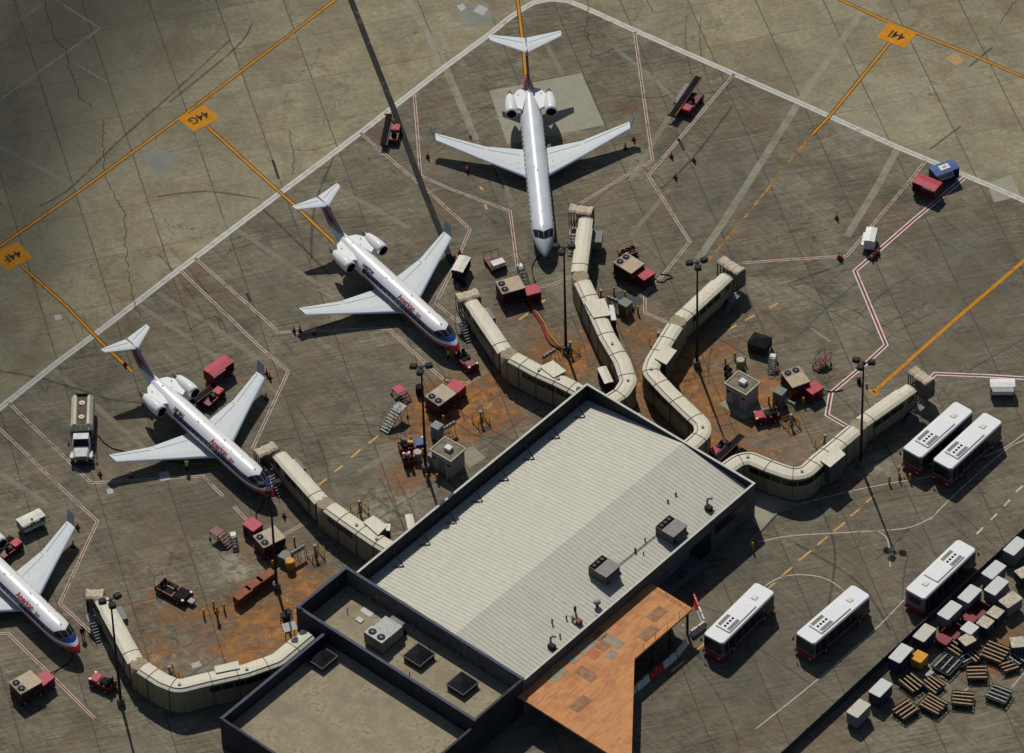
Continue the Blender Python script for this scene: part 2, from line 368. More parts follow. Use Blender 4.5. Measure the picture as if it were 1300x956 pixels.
    # rust and soil stains
    rn = a.noise(pos, 0.45, 8, 0.68, 1.4); rn2 = a.noise(a.scalev(pos, (0.5, 1.6, 1), R(28)), 0.8, 6, 0.7, 1.0)
    rt = a.math('ADD', rr, a.math('MULTIPLY', a.math('SUBTRACT', a.math('ADD', a.math('MULTIPLY', rn, 0.6), a.math('MULTIPLY', rn2, 0.4)), 0.5), 4.6))
    r1 = a.ramp(rt, 0.42, 1.15); r2 = a.ramp(rt, 1.05, 1.75)
    gate = a.ramp(rr, 0.03, 0.25); r1 = a.math('MULTIPLY', r1, gate); r2 = a.math('MULTIPLY', r2, gate)
    c = a.mix(a.math('MULTIPLY', r1, 0.74), c, (0.205, 0.094, 0.040))
    c = a.mix(a.math('MULTIPLY', r2, 0.70), c, (0.42, 0.175, 0.04))
    och = a.math('MULTIPLY', a.math('MULTIPLY', gate, a.ramp(rr, .35, 1.0)), a.ramp(a.noise(pos, 0.7, 8, 0.72, 1.8), 0.55, 0.66))
    c = a.mix(a.math('MULTIPLY', och, 0.6), c, (0.46, 0.28, 0.12))
    drk = a.math('MULTIPLY', gate, a.ramp(a.noise(pos, 0.33, 8, 0.7, 1.2), 0.54, 0.66))
    c = a.mix(a.math('MULTIPLY', drk, 0.55), c, (0.10, 0.055, 0.03))
    # oil drips
    oil = a.math('MULTIPLY', a.ramp(a.noise(pos, 0.55, 7, 0.75, 0.6), 0.60, 0.70), a.math('SUBTRACT', 1.0, a.math('MULTIPLY', oo, 0.9)))
    c = a.mix(a.math('MULTIPLY', oil, 0.45), c, (0.045, 0.036, 0.028))
    # joints
    wob = a.math('MULTIPLY', a.math('SUBTRACT', fine, 0.5), 0.012)
    def joint(v, w, k):
        d = a.math('ABSOLUTE', a.math('SUBTRACT', a.math('FRACT', a.math('ADD', a.math('ADD', v, 0.5), wob)), 0.5))
        return a.math('MULTIPLY', a.ramp(d, w*0.4, w, 1.0, 0.0), a.ramp(mid, 0.25, 0.6, k*0.65, k))
    c = a.mix(joint(A, 0.013, 0.75), c, (0.06, 0.054, 0.045))
    c = a.mix(joint(B, 0.010, 0.50), c, (0.065, 0.058, 0.048))
    # crazing
    vo = a.n('ShaderNodeTexVoronoi', feature='DISTANCE_TO_EDGE'); vo.inputs['Scale'].default_value = 0.16
    dd = a.n('ShaderNodeVectorMath', operation='ADD'); a.l(pos, dd.inputs[0])
    nz = a.n('ShaderNodeTexNoise'); a.l(pos, nz.inputs['Vector']); nz.inputs['Scale'].default_value = 0.5; nz.inputs['Detail'].default_value = 6
    sc = a.n('ShaderNodeVectorMath', operation='SCALE'); a.l(nz.outputs['Color'], sc.inputs[0]); sc.inputs['Scale'].default_value = 4.0; a.l(sc.outputs[0], dd.inputs[1]); a.l(dd.outputs[0], vo.inputs['Vector'])
    cr = a.math('MULTIPLY', a.ramp(vo.outputs['Distance'], 0.002, 0.012, 1.0, 0.0), a.ramp(a.noise(pos, 0.07, 2), 0.52, 0.60))
    c = a.mix(a.math('MULTIPLY', cr, 0.55), c, (0.035, 0.03, 0.025))
    a.l(c, a.b.inputs['Base Color']); a.l(a.ramp(fine, 0.3, 0.7, 0.72, 0.95), a.b.inputs['Roughness']); a.b.inputs['Specular IOR Level'].default_value = 0.08
    bn = a.n('ShaderNodeBump'); bn.inputs['Strength'].default_value = 0.35; bn.inputs['Distance'].default_value = 0.04; a.l(fine, bn.inputs['Height']); a.l(bn.outputs[0], a.b.inputs['Normal'])
    me.materials.append(a.m); return struct(o)
ground_sheet()

def paint(name, col, wear, scale=1.2, rough=0.7, streak=True):
    a = NT(name); pos = a.n('ShaderNodeTexCoord').outputs['Object']
    n1 = a.noise(pos, scale, 7, 0.72, 0.5); n2 = a.noise(pos, 0.12, 3, 0.6)
    t = a.math('ADD', a.math('MULTIPLY', n1, 0.75), a.math('MULTIPLY', n2, 0.25))
    al = a.ramp(t, 0.32+wear*0.2, 0.44+wear*0.2, max(0.0, 0.75-wear), 1.0)
    a.l(a.math('MULTIPLY', al, 1.0, clamp=True), a.b.inputs['Alpha'])
    a.l(a.mix(a.ramp(n1, 0.3, 0.7), tuple(v*0.82 for v in col), tuple(min(1, v*1.1) for v in col)), a.b.inputs['Base Color'])
    a.b.inputs['Roughness'].default_value = rough; a.b.inputs['Specular IOR Level'].default_value = 0.1; return a.m
def scar(name, col, amt):
    a = NT(name); pos = a.n('ShaderNodeTexCoord').outputs['Object']
    n1 = a.noise(pos, 0.5, 6, 0.7, 0.4)
    a.l(a.math('MULTIPLY', a.ramp(n1, 0.3, 0.6, 0.35, 1.0), amt, clamp=True), a.b.inputs['Alpha'])
    a.b.inputs['Base Color'].default_value = (*col, 1); a.b.inputs['Roughness'].default_value = 0.9; a.b.inputs['Specular IOR Level'].default_value = 0.05; return a.m
pw = paint('white_line_paint', (0.50, 0.49, 0.44), 0.1)
pw_thin = paint('worn_white_paint', (0.48, 0.42, 0.37), 0.3)
pw_bold = paint('fresh_white_paint', (0.62, 0.61, 0.58), 0.05)
pr_bold = paint('fresh_red_paint', (0.30, 0.03, 0.05), 0.05)
pr_thin = paint('worn_red_paint', (0.22, 0.06, 0.045), 0.3)
py_ = paint('orange_line_paint', (0.52, 0.21, 0.006), 0.1)
py_worn = paint('worn_orange_paint', (0.45, 0.20, 0.03), 0.6)
py_sign = paint('orange_sign_paint', (0.54, 0.22, 0.006), 0.0)
pdash = paint('yellow_dash_paint', (0.55, 0.33, 0.10), 0.2)
pk = paint('black_line_paint', (0.022, 0.021, 0.02), 0.2)
pk_text = paint('black_letter_paint', (0.03, 0.028, 0.022), 0.15)
pfade = scar('erased_line_scar', (0.42, 0.40, 0.31), 0.55)
pfade2 = scar('faint_erased_scar', (0.38, 0.36, 0.28), 0.38)
pblue = scar('faded_blue_paint', (0.07, 0.10, 0.17), 0.6)
pdark = scar('dark_strip_coat', (0.03, 0.03, 0.032), 1.15)
pskid = scar('tyre_skid', (0.05, 0.045, 0.04), 0.38)
pcrack = scar('open_crack', (0.03, 0.026, 0.02), 0.85)

Z1, Z2, Z3, Z4, Z5 = 0.004, 0.008, 0.012, 0.016, 0.020
def strip_mb(mb, pts, w, off=0.0, z=Z1, seg=4.0):
    P = [p if isinstance(p, Vector) else G(*p) for p in pts]
    Q = [P[0]]
    for i in range(len(P)-1):
        n = max(1, int((P[i+1]-P[i]).length/seg))
        for k in range(1, n+1): Q.append(P[i].lerp(P[i+1], k/n))
    L = []; n = len(Q)
    for i in range(n):
        d1 = (Q[i]-Q[i-1]).normalized() if i else (Q[1]-Q[0]).normalized()
        d2 = (Q[i+1]-Q[i]).normalized() if i < n-1 else d1
        t = (d1+d2); t = t.normalized() if t.length > .1 else d2
        nn = Vector((-t.y, t.x, 0)); s = 1/max(0.45, nn.dot(Vector((-d2.y, d2.x, 0))))
        L.append((Q[i]+nn*s*(off+w/2), Q[i]+nn*s*(off-w/2)))
    vs = [];
    for a_, b_ in L: vs += [(a_.x, a_.y, z), (b_.x, b_.y, z)]
    mb.add(vs, [(2*i+1, 2*i+3, 2*i+2, 2*i) for i in range(len(L)-1)])
def smooth(pts):
    P = [p if isinstance(p, Vector) else G(*p) for p in pts]
    if len(P) < 3: return P
    out = []
    for i in range(len(P)-1):
        p0, p1, p2, p3 = P[max(i-1, 0)], P[i], P[i+1], P[min(i+2, len(P)-1)]
        for k in range(6):
            t = k/6; out.append(0.5*((2*p1)+(p2-p0)*t+(2*p0-5*p1+4*p2-p3)*t*t+(3*p1-p0-3*p2+p3)*t*t*t))
    out.append(P[-1]); return out
def marking(name, lines, w, mt, z=Z1, off=0.0, curve=False):
    mb = MB()
    for l in lines: strip_mb(mb, smooth(l) if curve else l, w, off, z)
    return struct(mb.build(name, mt))

# white restraint line, two stripes with a seam
mb = MB(); strip_mb(mb, WHITE_LINE, 0.36, 0.21, Z2); strip_mb(mb, WHITE_LINE, 0.36, -0.21, Z2); struct(mb.build('restraint_line', pw))
thin_zones = [[(526,120),(534,223),(572,240),(647.6,268),(656.5,338)], [(458,169),(505,210),(541,240.5),(596.6,291),(584,322),(553.5,385),(584,410.5),(592,416)],
 [(248,328),(330,400),(354,422),(492.6,416.9),(528,450),(562,481),(592,487),(609,478)], [(229.7,344),(329.5,440),(366,471.7),(320.6,569.5)],
 [(11.4,511.7),(115.5,613),(257.7,604.4),(283,629.8)],[(297,643),(313,660)],[(-6,539),(89,630),(123.7,661.7),(76,766),(103,791),(134,819),(150,836)],[(-30,806),(10,804),(73.6,866),(120,912)],
 [(805.6,40.6),(828.4,203),(768.8,238.6),(737,258)],[(727,268),(729.6,319)],[(932,94),(823,223),(875.8,307),(836.5,355.5),(818.7,372),(818.7,397),(849,410)],
 [(943,334),(970,331.7),(1075,325),(1163,220),(1175,204)],[(672,367),(700,362),(727,350)],[(352,683),(390,663)]]
bold_zones = [[(1224,226),(1160,279),(1085.5,344),(1124.8,438),(1100,461),(1055,498.7),(1050,526.6),(1074,540.6)], [(1181,481),(1187,474.5),(1260,477.5),(1330,482)]]
for nm, zs, wm, rm, w1, w2 in (('worn_zone_line', thin_zones, pw_thin, pr_thin, 0.10, 0.10), ('zone_line', bold_zones, pw_bold, pr_bold, 0.15, 0.20)):
    mb = MB()
    for l in zs: strip_mb(mb, l, w1, (w1+w2)/2+.03, Z2); strip_mb(mb, l, w1, -(w1+w2)/2-.03, Z2)
    struct(mb.build(nm+'_white', wm))
    mb = MB()
    for l in zs: strip_mb(mb, l, w2, 0, Z2)
    struct(mb.build(nm+'_red', rm))
# taxi lines with black edges
ylines = [[(-60,353),(0,312.6),(100,243),(240,141),(426.6,-1),(470,-35)], [(262.7,160),(320,212.5),(380,266),(424,308)], [(26.6,336.8),(85,389),(129.5,435.8),(168,472)],
          [(655,-20),(657,0),(664.5,60),(667,95)], [(1010,-25),(1067,0),(1126,27),(1164,42),(1230,68),(1300,98),(1340,116)], [(1129,55),(1053.8,147),(1030,172)]]
mb = MB()
for l in ylines: strip_mb(mb, l, 0.50, 0, Z2)
struct(mb.build('taxi_line_black_edge', pk))
mb = MB()
for l in ylines: strip_mb(mb, l, 0.30, 0, Z3)
struct(mb.build('taxi_line_orange', py_))
marking('faded_taxi_line', [[(1030,172),(1012,193),(977.6,236),(948,273),(915,312),(896,335)]], 0.25, py_worn, Z2)
marking('stand_line_orange', [[(1330,306),(1300,331),(1210,408),(1109,498)], [(1102.5,494.6),(1115,501.5)]], 0.42, py_, Z3)
# orange stand signs with their numbers
def sign(corners, text, name, ctr):
    P = [G(*c) for c in corners]; mb = MB(); mb.add([(p.x, p.y, Z4) for p in P], [(0, 1, 2, 3)]); 
    o = mb.build(name, py_sign); me = o.data; me.update()
    if me.polygons[0].normal.z < 0: me.flip_normals()
    struct(o)
    (tx0, ty0), (tx1, ty1), h = ctr
    a, b = G(tx0, ty0), G(tx1, ty1)
    cu = bpy.data.curves.new('stand_number', 'FONT'); cu.body = text; cu.align_x = 'CENTER'; cu.align_y = 'CENTER'; cu.size = h; cu.offset = 0.035
    t = bpy.data.objects.new('stand_number', cu); me = bpy.data.meshes.new_from_object(t)
    c = (a+b)/2; ang = math.atan2(b.y-a.y, b.x-a.x)
    me.transform(Matrix.Translation((c.x, c.y, Z5)) @ Matrix.Rotation(ang, 4, 'Z') @ Matrix.Diagonal((1.0, 1.15, 1, 1)))
    me.materials.append(pk_text); q = bpy.data.objects.new('stand_number', me); COL.objects.link(q); struct(q)
sign([(226,151),(259,133),(278.5,150),(246,167.5)], '44G', 'stand_sign', ((264,143.5),(240,155.5), 1.5))
sign([(-12,322),(22.8,307.6),(41.9,326.6),(8.9,344)], '44F', 'stand_sign', ((27.5,319.5),(3.5,331.5), 1.5))
sign([(1127,29),(1164,42),(1147.7,61),(1113.4,47.5)], '44I', 'stand_sign', ((1151,49.5),(1127,40.5), 1.6))
# dashes
marking('yellow_dash', [[(1109.6,629.4),(1099.5,638)],[(1093,644.6),(1080,655)],[(1073,663),(1059,674)],[(1050.7,681),(1037.7,692)],[(1029.8,699),(1014,711.8)],[(1005.8,720),(992,731.6)],[(983.8,740),(971,750)],
   [(480.5,553),(468,563)],[(457.7,570.7),(446,581)],[(434.8,591),(424.6,599)],[(414.5,608),(404,616)],[(987.5,384.7),(977,391)],[(958,400),(946,407)],[(935,413),(923,419)],[(670,398),(659,406)],[(692,380),(687,385)],[(900,812),(884,826)],[(868,840),(852,853)],[(1008.5,640),(988,651.4),(965,673)],[(957,658),(968,668)],[(609,237),(613,241)],[(616,260),(618,266)]], 0.24, pdash, Z2)
marking('white_dash', [[(1298.7,616.7),(1289.8,624.3)],[(1282,634.5),(1274.6,642.9)],[(1265.7,652.5),(1257.7,660)],[(1248,669.5),(1240,678)],[(1316,601),(1307,609)]], 0.22, pw, Z2)
marking('road_edge_line', [[(965,654),(1011,641),(1073,625),(1127.4,614),(1183,604),(1230,587),(1273,569.8),(1300,550.7),(1330,531)],[(1330,541),(1300,558.5),(1273,574),(1210,630),(1180.7,660)],
   [(963,688),(1001,680.6),(1059,676.8),(1114,673.7),(1147.7,671),(1164.6,666),(1183,656.8)],[(968,746.6),(983,736.4),(1001,730.6),(1023.7,730),(1049,735),(1072,750.4),(1082,762)],
   [(960,925),(1034,866),(1107.4,802.4),(1147.7,761.7)],[(1114,673.7),(1127,686),(1130,720)],[(1285,872),(1300,855),(1330,825)],[(1235,868),(1210,890)]], 0.13, pw_thin, Z2, 0.0, True)
marking('old_lead_line', [[(0,127),(127,36),(71,0)],[(94,80),(137,105)],[(403,367),(425,379)],[(1030,417),(1054,434)]], 0.28, pfade, Z2)
# scars of removed lines
marking('erased_line', [[(505,-20),(518,0),(563.7,81),(604,177.7)],[(1100,8),(1092,17.8),(1016,127),(945,240),(917.7,283),(887,328)],[(1140,187),(1112,240),(1075,300)]], 0.85, pfade, Z1)
marking('faint_erased_line', [[(177,387),(240,430),(279,456)],[(200.5,372),(265,410),(327.5,456)],[(0,186),(94,236),(150,262)],[(0,420),(60,462),(190,575)],[(190,220),(262,268),(320,304),(372,340),(430,377)],[(430,240),(470,262),(520,290)],
   [(604,180),(640,230),(650,262)],[(780,60),(830,100),(860,130)],[(320,10),(360,36),(420,60)],[(690,50),(715,95)],[(1180,110),(1130,150),(1100,190)],[(60,0),(0,45)],[(30,20),(0,52)],[(455,600),(520,560)],[(850,240),(800,300)],[(900,120),(848,150),(800,230)],[(560,35),(590,85)],[(0,600),(60,640)]], 0.6, pfade2, Z1)
marking('dark_strip', [[(436,-25),(445.6,0),(499,137),(537,240),(558.6,293.8),(572,330),(590,365)]], 0.72, pdark, Z3)
marking('dark_stub', [[(346,203),(354,227)],[(861,176),(868,191)],[(596.5,172),(598.5,178)],[(313,372),(318,383)]], 0.3, pk, Z2)
marking('skid_mark', [[(0,471),(50,480),(101.5,495),(140,507),(183,512)],[(292,51),(226,112),(150,180),(89,239),(50,262)],[(200,250),(260,243),(330,252)],[(320,30),(300,60),(215,130)],[(330,262),(370,300),(420,350)],[(930,135),(880,200),(840,240)],[(1220,160),(1180,190)],[(1260,60),(1230,85)],[(430,185),(400,260),(395,330)],
   [(1000,360),(1030,350),(1070,335)],[(600,640),(560,600)],[(1010,690),(1090,740),(1130,800)],[(400,900),(300,860)],[(1040,640),(1060,700),(1050,780)],[(620,200),(640,240)]], 0.28, pskid, Z1, 0.0, True)
marking('blue_line', [[(480.8,658.6),(540,620),(600,578),(689,514)],[(795,478),(836,440)],[(1073,342),(1037,370)],[(1088,358),(1040,400),(1010,430)],[(1300,430),(1230,470)],[(234,862),(275,835)],[(724,397),(742,440),(748,466),(756,460)],[(880,500),(868,520)]], 0.14, pblue, Z1)
# old tyre tracks on the stands
rt_ = random.Random(11); tr = []
for i in range(70):
    px, py = rt_.uniform(20, 1280), rt_.uniform(120, 860); p = G(px, py)
    if wl_side(p.x, p.y) < 2: continue
    a0 = rt_.choice([R(50), R(-48), R(14), R(100)])+rt_.uniform(-.25, .25); cv = rt_.uniform(-.05, .05); q = p.copy(); ln = [q.copy()]
    for k in range(rt_.randint(6, 16)): a0 += cv; q = q+Vector((math.cos(a0), math.sin(a0), 0))*1.1; ln.append(q.copy())
    tr.append(ln); nn = Vector((-math.sin(a0), math.cos(a0), 0))*1.7
    if rt_.random() < .5: tr.append([v+nn for v in ln])
ptrack = scar('old_tyre_track', (0.055, 0.05, 0.042), 0.26)
mb = MB()
for l in tr: strip_mb(mb, l, 0.2, 0, Z1, 2.0)
o_ = mb.build('tyre_track', ptrack); o_.location.z = -0.0015; struct(o_)
# cracks
def crack(pts):
    P = [G(*p) for p in pts]; out = [P[0]]
    for i in range(len(P)-1):
        n = max(2, int((P[i+1]-P[i]).length/0.45))
        for k in range(1, n+1):
            q = P[i].lerp(P[i+1], k/n); out.append(q+Vector((random.uniform(-.16, .16), random.uniform(-.16, .16), 0)))
    return out
marking('crack', [crack(c) for c in [[(56,-5),(62,22),(69,48),(83,62),(87,84),(101,122),(118,136)],[(131,152),(131,200),(136,228),(145,247),(158,270),(160,320),(163,348),(170,385),(179,404)],
   [(367,165),(372,190),(374,205),(371,222)],[(374,190),(395,191),(425,183)],[(745,0),(748,20),(743,38),(752,60),(750,75),(780,62)],[(850,41),(868,44)],[(820,-5),(829,15)],[(785,120),(830,124),(860,118)],[(240,420),(262,405),(275,402),(283,420)],[(1290,0),(1270,30)]]], 0.085, pcrack, Z2)
# utility covers and repaired slabs
def patch(name, polys, mt, z=Z1):
    mb = MB()
    for pl in polys:
        P = [G(*p) for p in pl]; ar = sum(P[i].x*P[(i+1) % len(P)].y-P[(i+1) % len(P)].x*P[i].y for i in range(len(P)))
        if ar < 0: P.reverse()
        mb.add([(p.x, p.y, z) for p in P], [tuple(range(len(P)))])
    return struct(mb.build(name, mt))
pale_slab = mat('repaired_slab', (0.30, 0.29, 0.23), 0.9, var=0.15, scale=0.5, dirt=(0.15, 0.11, 0.06), dirt_amt=0.5)
pale_slab2 = mat('repaired_slab_grey', (0.22, 0.22, 0.185), 0.9, var=0.15, scale=0.5)
cover_m = mat('pale_cover', (0.40, 0.39, 0.38), 0.7, var=0.15, scale=4)
walk_m = mat('pavement_concrete', (0.30, 0.29, 0.22), 0.9, var=0.2, scale=0.5, dirt=(0.13, 0.12, 0.09))
patch('repaired_slab', [[(621.5,115.5),(738,92.7),(767.5,158.7),(644,183)],[(1253,233),(1284,222),(1296,249),(1262,257)]], pale_slab)
patch('repaired_slab', [[(1180,520-250),(1180,520-250)]][:0] or [[(579,10),(600,4),(618,2),(627,28),(588,35)],[(178,196),(200,188),(230,200),(205,228)]], pale_slab2)
patch('utility_cover', [[(580,8),(587,4),(592,10),(585,15)],[(600,14),(609,6),(620,11),(613,20)],[(68.5,400),(77,399),(79,405),(70.5,407)],[(201.5,600),(214,598),(216,609),(204,611)],[(135,621),(143,619.5),(144.5,626),(137,627.5)],[(242,843),(253,839),(256,845),(245,849)]], cover_m, Z3)
patch('faded_diamond', [[(1199.5,75),(1211,67),(1224.5,76),(1215,84)]], mat('faded_orange', (0.42, 0.27, 0.12), 0.8, var=0.2), Z3)
patch('pavement', [[(951,656),(958,616),(1012,638),(988,651),(966,672),(958,664)],[(958,612),(975,618),(1012,638),(962,650)]][:1], walk_m, Z4)
patch('dark_repair', [[(776,372),(800,367),(818,382),(800,402),(781,392)]], mat('dark_patch', (0.075, 0.072, 0.075), 0.85), Z1)
patch('hut_slab', [[(912.5,513),(938,497),(972,520),(944,533)],[(583,574),(600,566),(617,581),(596,594)]], mat('slab_tan', (0.27, 0.255, 0.19), 0.9), Z4)
# ---------------------------------------------------------------- buildings (local x = along the gate-side end, local y = -v)
BRZ = R(-42.45); BC = Vector((8.21, -6.60, 0))
def bl(u, v, z=0.0):
    q = Matrix.Rotation(BRZ, 3, 'Z') @ Vector((u, -v, 0)); return Vector((BC.x+q.x, BC.y+q.y, z))
term = thing('terminal_building', 'long low terminal hall with a pale ribbed metal gable roof, joined by the boarding bridges', 'building', BC, BRZ)
W_, L_ = 24.0, 37.8; zp = 5.0; zr, zl, zq = 4.93, 2.9, 4.0; UR = 14.0
# walls
mb = MB(); t = 0.2
mb.b2(W_-t, W_, -L_, 0, 0, zp); mb.b2(0, t, -L_, 0, 0, zp); mb.b2(t, W_-t, -t, 0, 0, zp); mb.b2(t, W_-t, -L_, -L_+t, 0, 5.1-0.1)
mb.build('wall', wall_grey, term)
# parapet lining (inner faces) and coping
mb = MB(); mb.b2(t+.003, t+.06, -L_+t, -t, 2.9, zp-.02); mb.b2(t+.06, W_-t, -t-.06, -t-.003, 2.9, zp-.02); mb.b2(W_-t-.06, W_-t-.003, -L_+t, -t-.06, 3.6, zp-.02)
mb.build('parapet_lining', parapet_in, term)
mb = MB(); mb.b2(-.05, .205, -L_+.2, .05, zp, zp+.06); mb.b2(.205, W_+.04, -.205, .05, zp, zp+.06); mb.b2(W_-.205, W_+.04, -L_-.05, -.205, zp, zp+.06)
mb.build('coping', coping, term)
# ribbed roof: two slopes, each real standing ribs
def slope(u0, z0, u1, z1, name, mt):
    mb = MB(); y0, y1 = -L_+t+.02, -t-.08
    prof = []; y = y0; pitch = 0.52
    while y < y1-pitch:
        prof += [(y, 0), (y+pitch-.17, 0), (y+pitch-.14, .035), (y+pitch-.03, .035)]; y += pitch
    prof += [(y, 0), (y1, 0)]
    for (u, z) in ((u0, z0), (u1, z1)): pass
    vs = [(u0, a, z0+b) for a, b in prof]+[(u1, a, z1+b) for a, b in prof]; n = len(prof)
    mb.add(vs, [(i, i+n, i+1+n, i+1) for i in range(n-1)]); o = mb.build(name, mt, term)
    if o.data.polygons[0].normal.z < 0: o.data.flip_normals()
    return o
slope(t+.06, zl, UR, zr, 'roof_slope', roof_white)
slope(UR, zr, W_-t-.06, zq, 'roof_slope', roof_shaded)
for k in range(9):
    v = 2.6+4.25*k; mb = MB()
    mb.bar((t+.1, -v, zp-.25), (t+1.9, -v-.15, zl+.32), .12); mb.bar((t+1.9, -v-.15, zl+.32), (t+.9, -v-.9, zl+.25), .10)
    mb.build('parapet_brace', dark_metal, term)
# windows and doors on the road side
for v0, v1, z0, z1 in ((1.6, 6.8, 2.4, 3.7), (7.4, 11.0, 0.3, 3.4)):
    f = MB().b2(W_+.003, W_+.05, -v1, -v0, z0, z1).build('window', dark_metal, term)
    MB().b2(W_+.05, W_+.06, -v1+.08, -v0-.08, z0+.08, z1-.08).build('pane', glass_dark, f)
MB().b2(W_+.003, W_+.06, -15.2, -13.2, 0.0, 2.4).build('door', grey_paint, term)
def vent(u, v, r, h, m=dark_metal, nm='roof_vent'):
    if u < UR: z = zl+(zr-zl)*(u-t)/(UR-t)
    else: z = zr+(zq-zr)*(u-UR)/(W_-t-UR)
    mb = MB(); mb.cyl((u, -v, z+h/2), r, h, 10); mb.cyl((u, -v, z+h+.04), r*1.35, .08, 10); mb.build(nm, m, term)
for q, r_, h_, z_ in [((806.6,699.6),.10,.35,4.4),((819,686),.08,.25,4.4),((701,790),.09,.5,4.5),((719,784.5),.08,.35,4.4),((848,637),.1,.2,4.6),((858,628),.1,.2,4.6),((757.5,783),.1,.3,4.3),((711,807.5),.08,.35,4.3),((1075-258,702),.06,.2,4.4)]:
    g = G(q[0], q[1], z_); l = Matrix.Rotation(-BRZ, 3, 'Z') @ (g-BC); vent(l.x, -l.y, r_, h_)
def rloc(px, py, z):
    g = G(px, py, z); l = Matrix.Rotation(-BRZ, 3, 'Z') @ (g-Vector((BC.x, BC.y, 0))); return l.x, -l.y
def roofz(u): return zl+(zr-zl)*(u-t)/(UR-t) if u < UR else zr+(zq-zr)*(u-UR)/(W_-t-UR)
# larger roof fittings
def roof_unit(px, py, label):
    u, v = rloc(px, py, 5.4); z = roofz(u); c = bl(u, v, z)
    r_ = thing('rooftop_air_conditioner', label, 'air conditioner', c, BRZ, 'air conditioners on the ribbed roof')
    mb = MB(); mb.rbox(-1.25, 1.25, -1.15, 1.15, 0.12, 1.35, .06); mb.b2(-1.15, 1.15, -1.0, 1.0, -.15, .12); mb.build('cabinet', mat('unit_dark_cabinet', (0.085, 0.08, 0.078), 0.5, var=.25), r_)
    mb = MB(); mb.add([(-.35, -1.2, 1.37), (1.35, -1.2, 1.42), (1.35, 1.2, 1.42), (-.35, 1.2, 1.37), (-.35, -1.2, 1.31), (1.35, -1.2, 1.36), (1.35, 1.2, 1.36), (-.35, 1.2, 1.31)], [(0, 1, 2, 3), (7, 6, 5, 4), (0, 4, 5, 1), (1, 5, 6, 2), (2, 6, 7, 3), (3, 7, 4, 0)])
    mb.build('cover_panel', mat('unit_mauve_cover', (0.24, 0.215, 0.20), 0.6, var=.2), r_)
    mb = MB(); mb.add([(1.25, -.8, 1.25), (1.85, -.8, .7), (1.85, .8, .7), (1.25, .8, 1.25), (1.25, -.8, .6), (1.25, .8, .6)], [(0, 1, 2, 3), (4, 1, 0), (5, 3, 2), (4, 5, 2, 1)]); mb.build('intake_hood', mat('unit_hood', (0.13, 0.12, 0.115), 0.6), r_)
    MB().b2(-1.18, -.38, -1.05, 1.05, 1.352, 1.36).build('fan_deck', black_void, r_)
    for yy in (-.62, .0, .62):
        f = MB().cyl((-.82, yy, 1.37), .27, .04, 16).build('fan', black_void, r_)
        mb = MB(); mb.cyl((-.82, yy, 1.40), .06, .03, 8)
        for k in range(3): mb.box((-.82, yy, 1.40), (.5, .03, .02), R(60*k))
        mb.build('fan_guard', grey_paint, f)
    return r_
roof_unit(766.9, 721, 'dark fan unit with a mauve cover on the roof beside the cluster of small vents')
roof_unit(852, 669, 'dark fan unit with a mauve cover nearest the road corner of the ribbed roof')
def roof_cluster(px, py, label, kind):
    u, v = rloc(px, py, 4.7); z = roofz(u); c = bl(u, v, z)
    r_ = thing('roof_vent_stack', label, 'roof vent', c, BRZ)
    if kind == 0:
        MB().cyl((0, 0, .3), .16, .6, 12).build('pipe', dark_metal, r_); MB().dome((0, 0, .6), .42, .3, 14).build('cowl', steel, r_)
    elif kind == 1:
        MB().tube([(0, 0, -.05), (0, 0, .7), (.2, .15, .95), (.5, .3, .9)], .13, 8).build('pipe', steel, r_); MB().rbox(.2, 1.0, -.8, -.2, -.1, .45, .08).build('box', dark_metal, r_)
    else:
        MB().tube([(-.3, .2, -.05), (-.3, .2, .6), (-.1, 0, .85), (.1, -.2, .7)], .15, 8).build('pipe', dark_metal, r_)
        MB().tube([(.0, -.5, 0), (.2, -.9, .45), (.7, -1.0, .35)], .14, 8).build('duct', steel, r_)
        MB().rbox(.85, 1.4, -1.1, -.5, -.05, .4, .06).build('box', mat('rusty_cap', (0.25, 0.09, 0.04), .8), r_)
roof_cluster(758, 765, 'round steel cowl vent on the roof below the two fan units', 0)
roof_cluster(731, 775, 'bent vent pipes with a rust-coloured cap on the lower part of the roof', 2)
roof_cluster(699, 811, 'single capped pipe with a side arm near the bottom edge of the ribbed roof', 1)
roof_cluster(898, 636, 'small dark vent with fittings near the right corner of the ribbed roof', 1)
roof_cluster(811, 527, 'short dark mast fitting on the parapet at the gate end', 0)
u0, v0 = rloc(784, 718, 4.5); u1, v1 = rloc(833, 678, 4.6)
mb = MB(); mb.tube([bl(u0, v0, roofz(u0)+.12), bl(u1, v1, roofz(u1)+.12)], .045, 6); tag(mb.build('roof_conduit', dark_metal), 'thin dark conduit running between the two fan units on the ribbed roof', 'conduit')

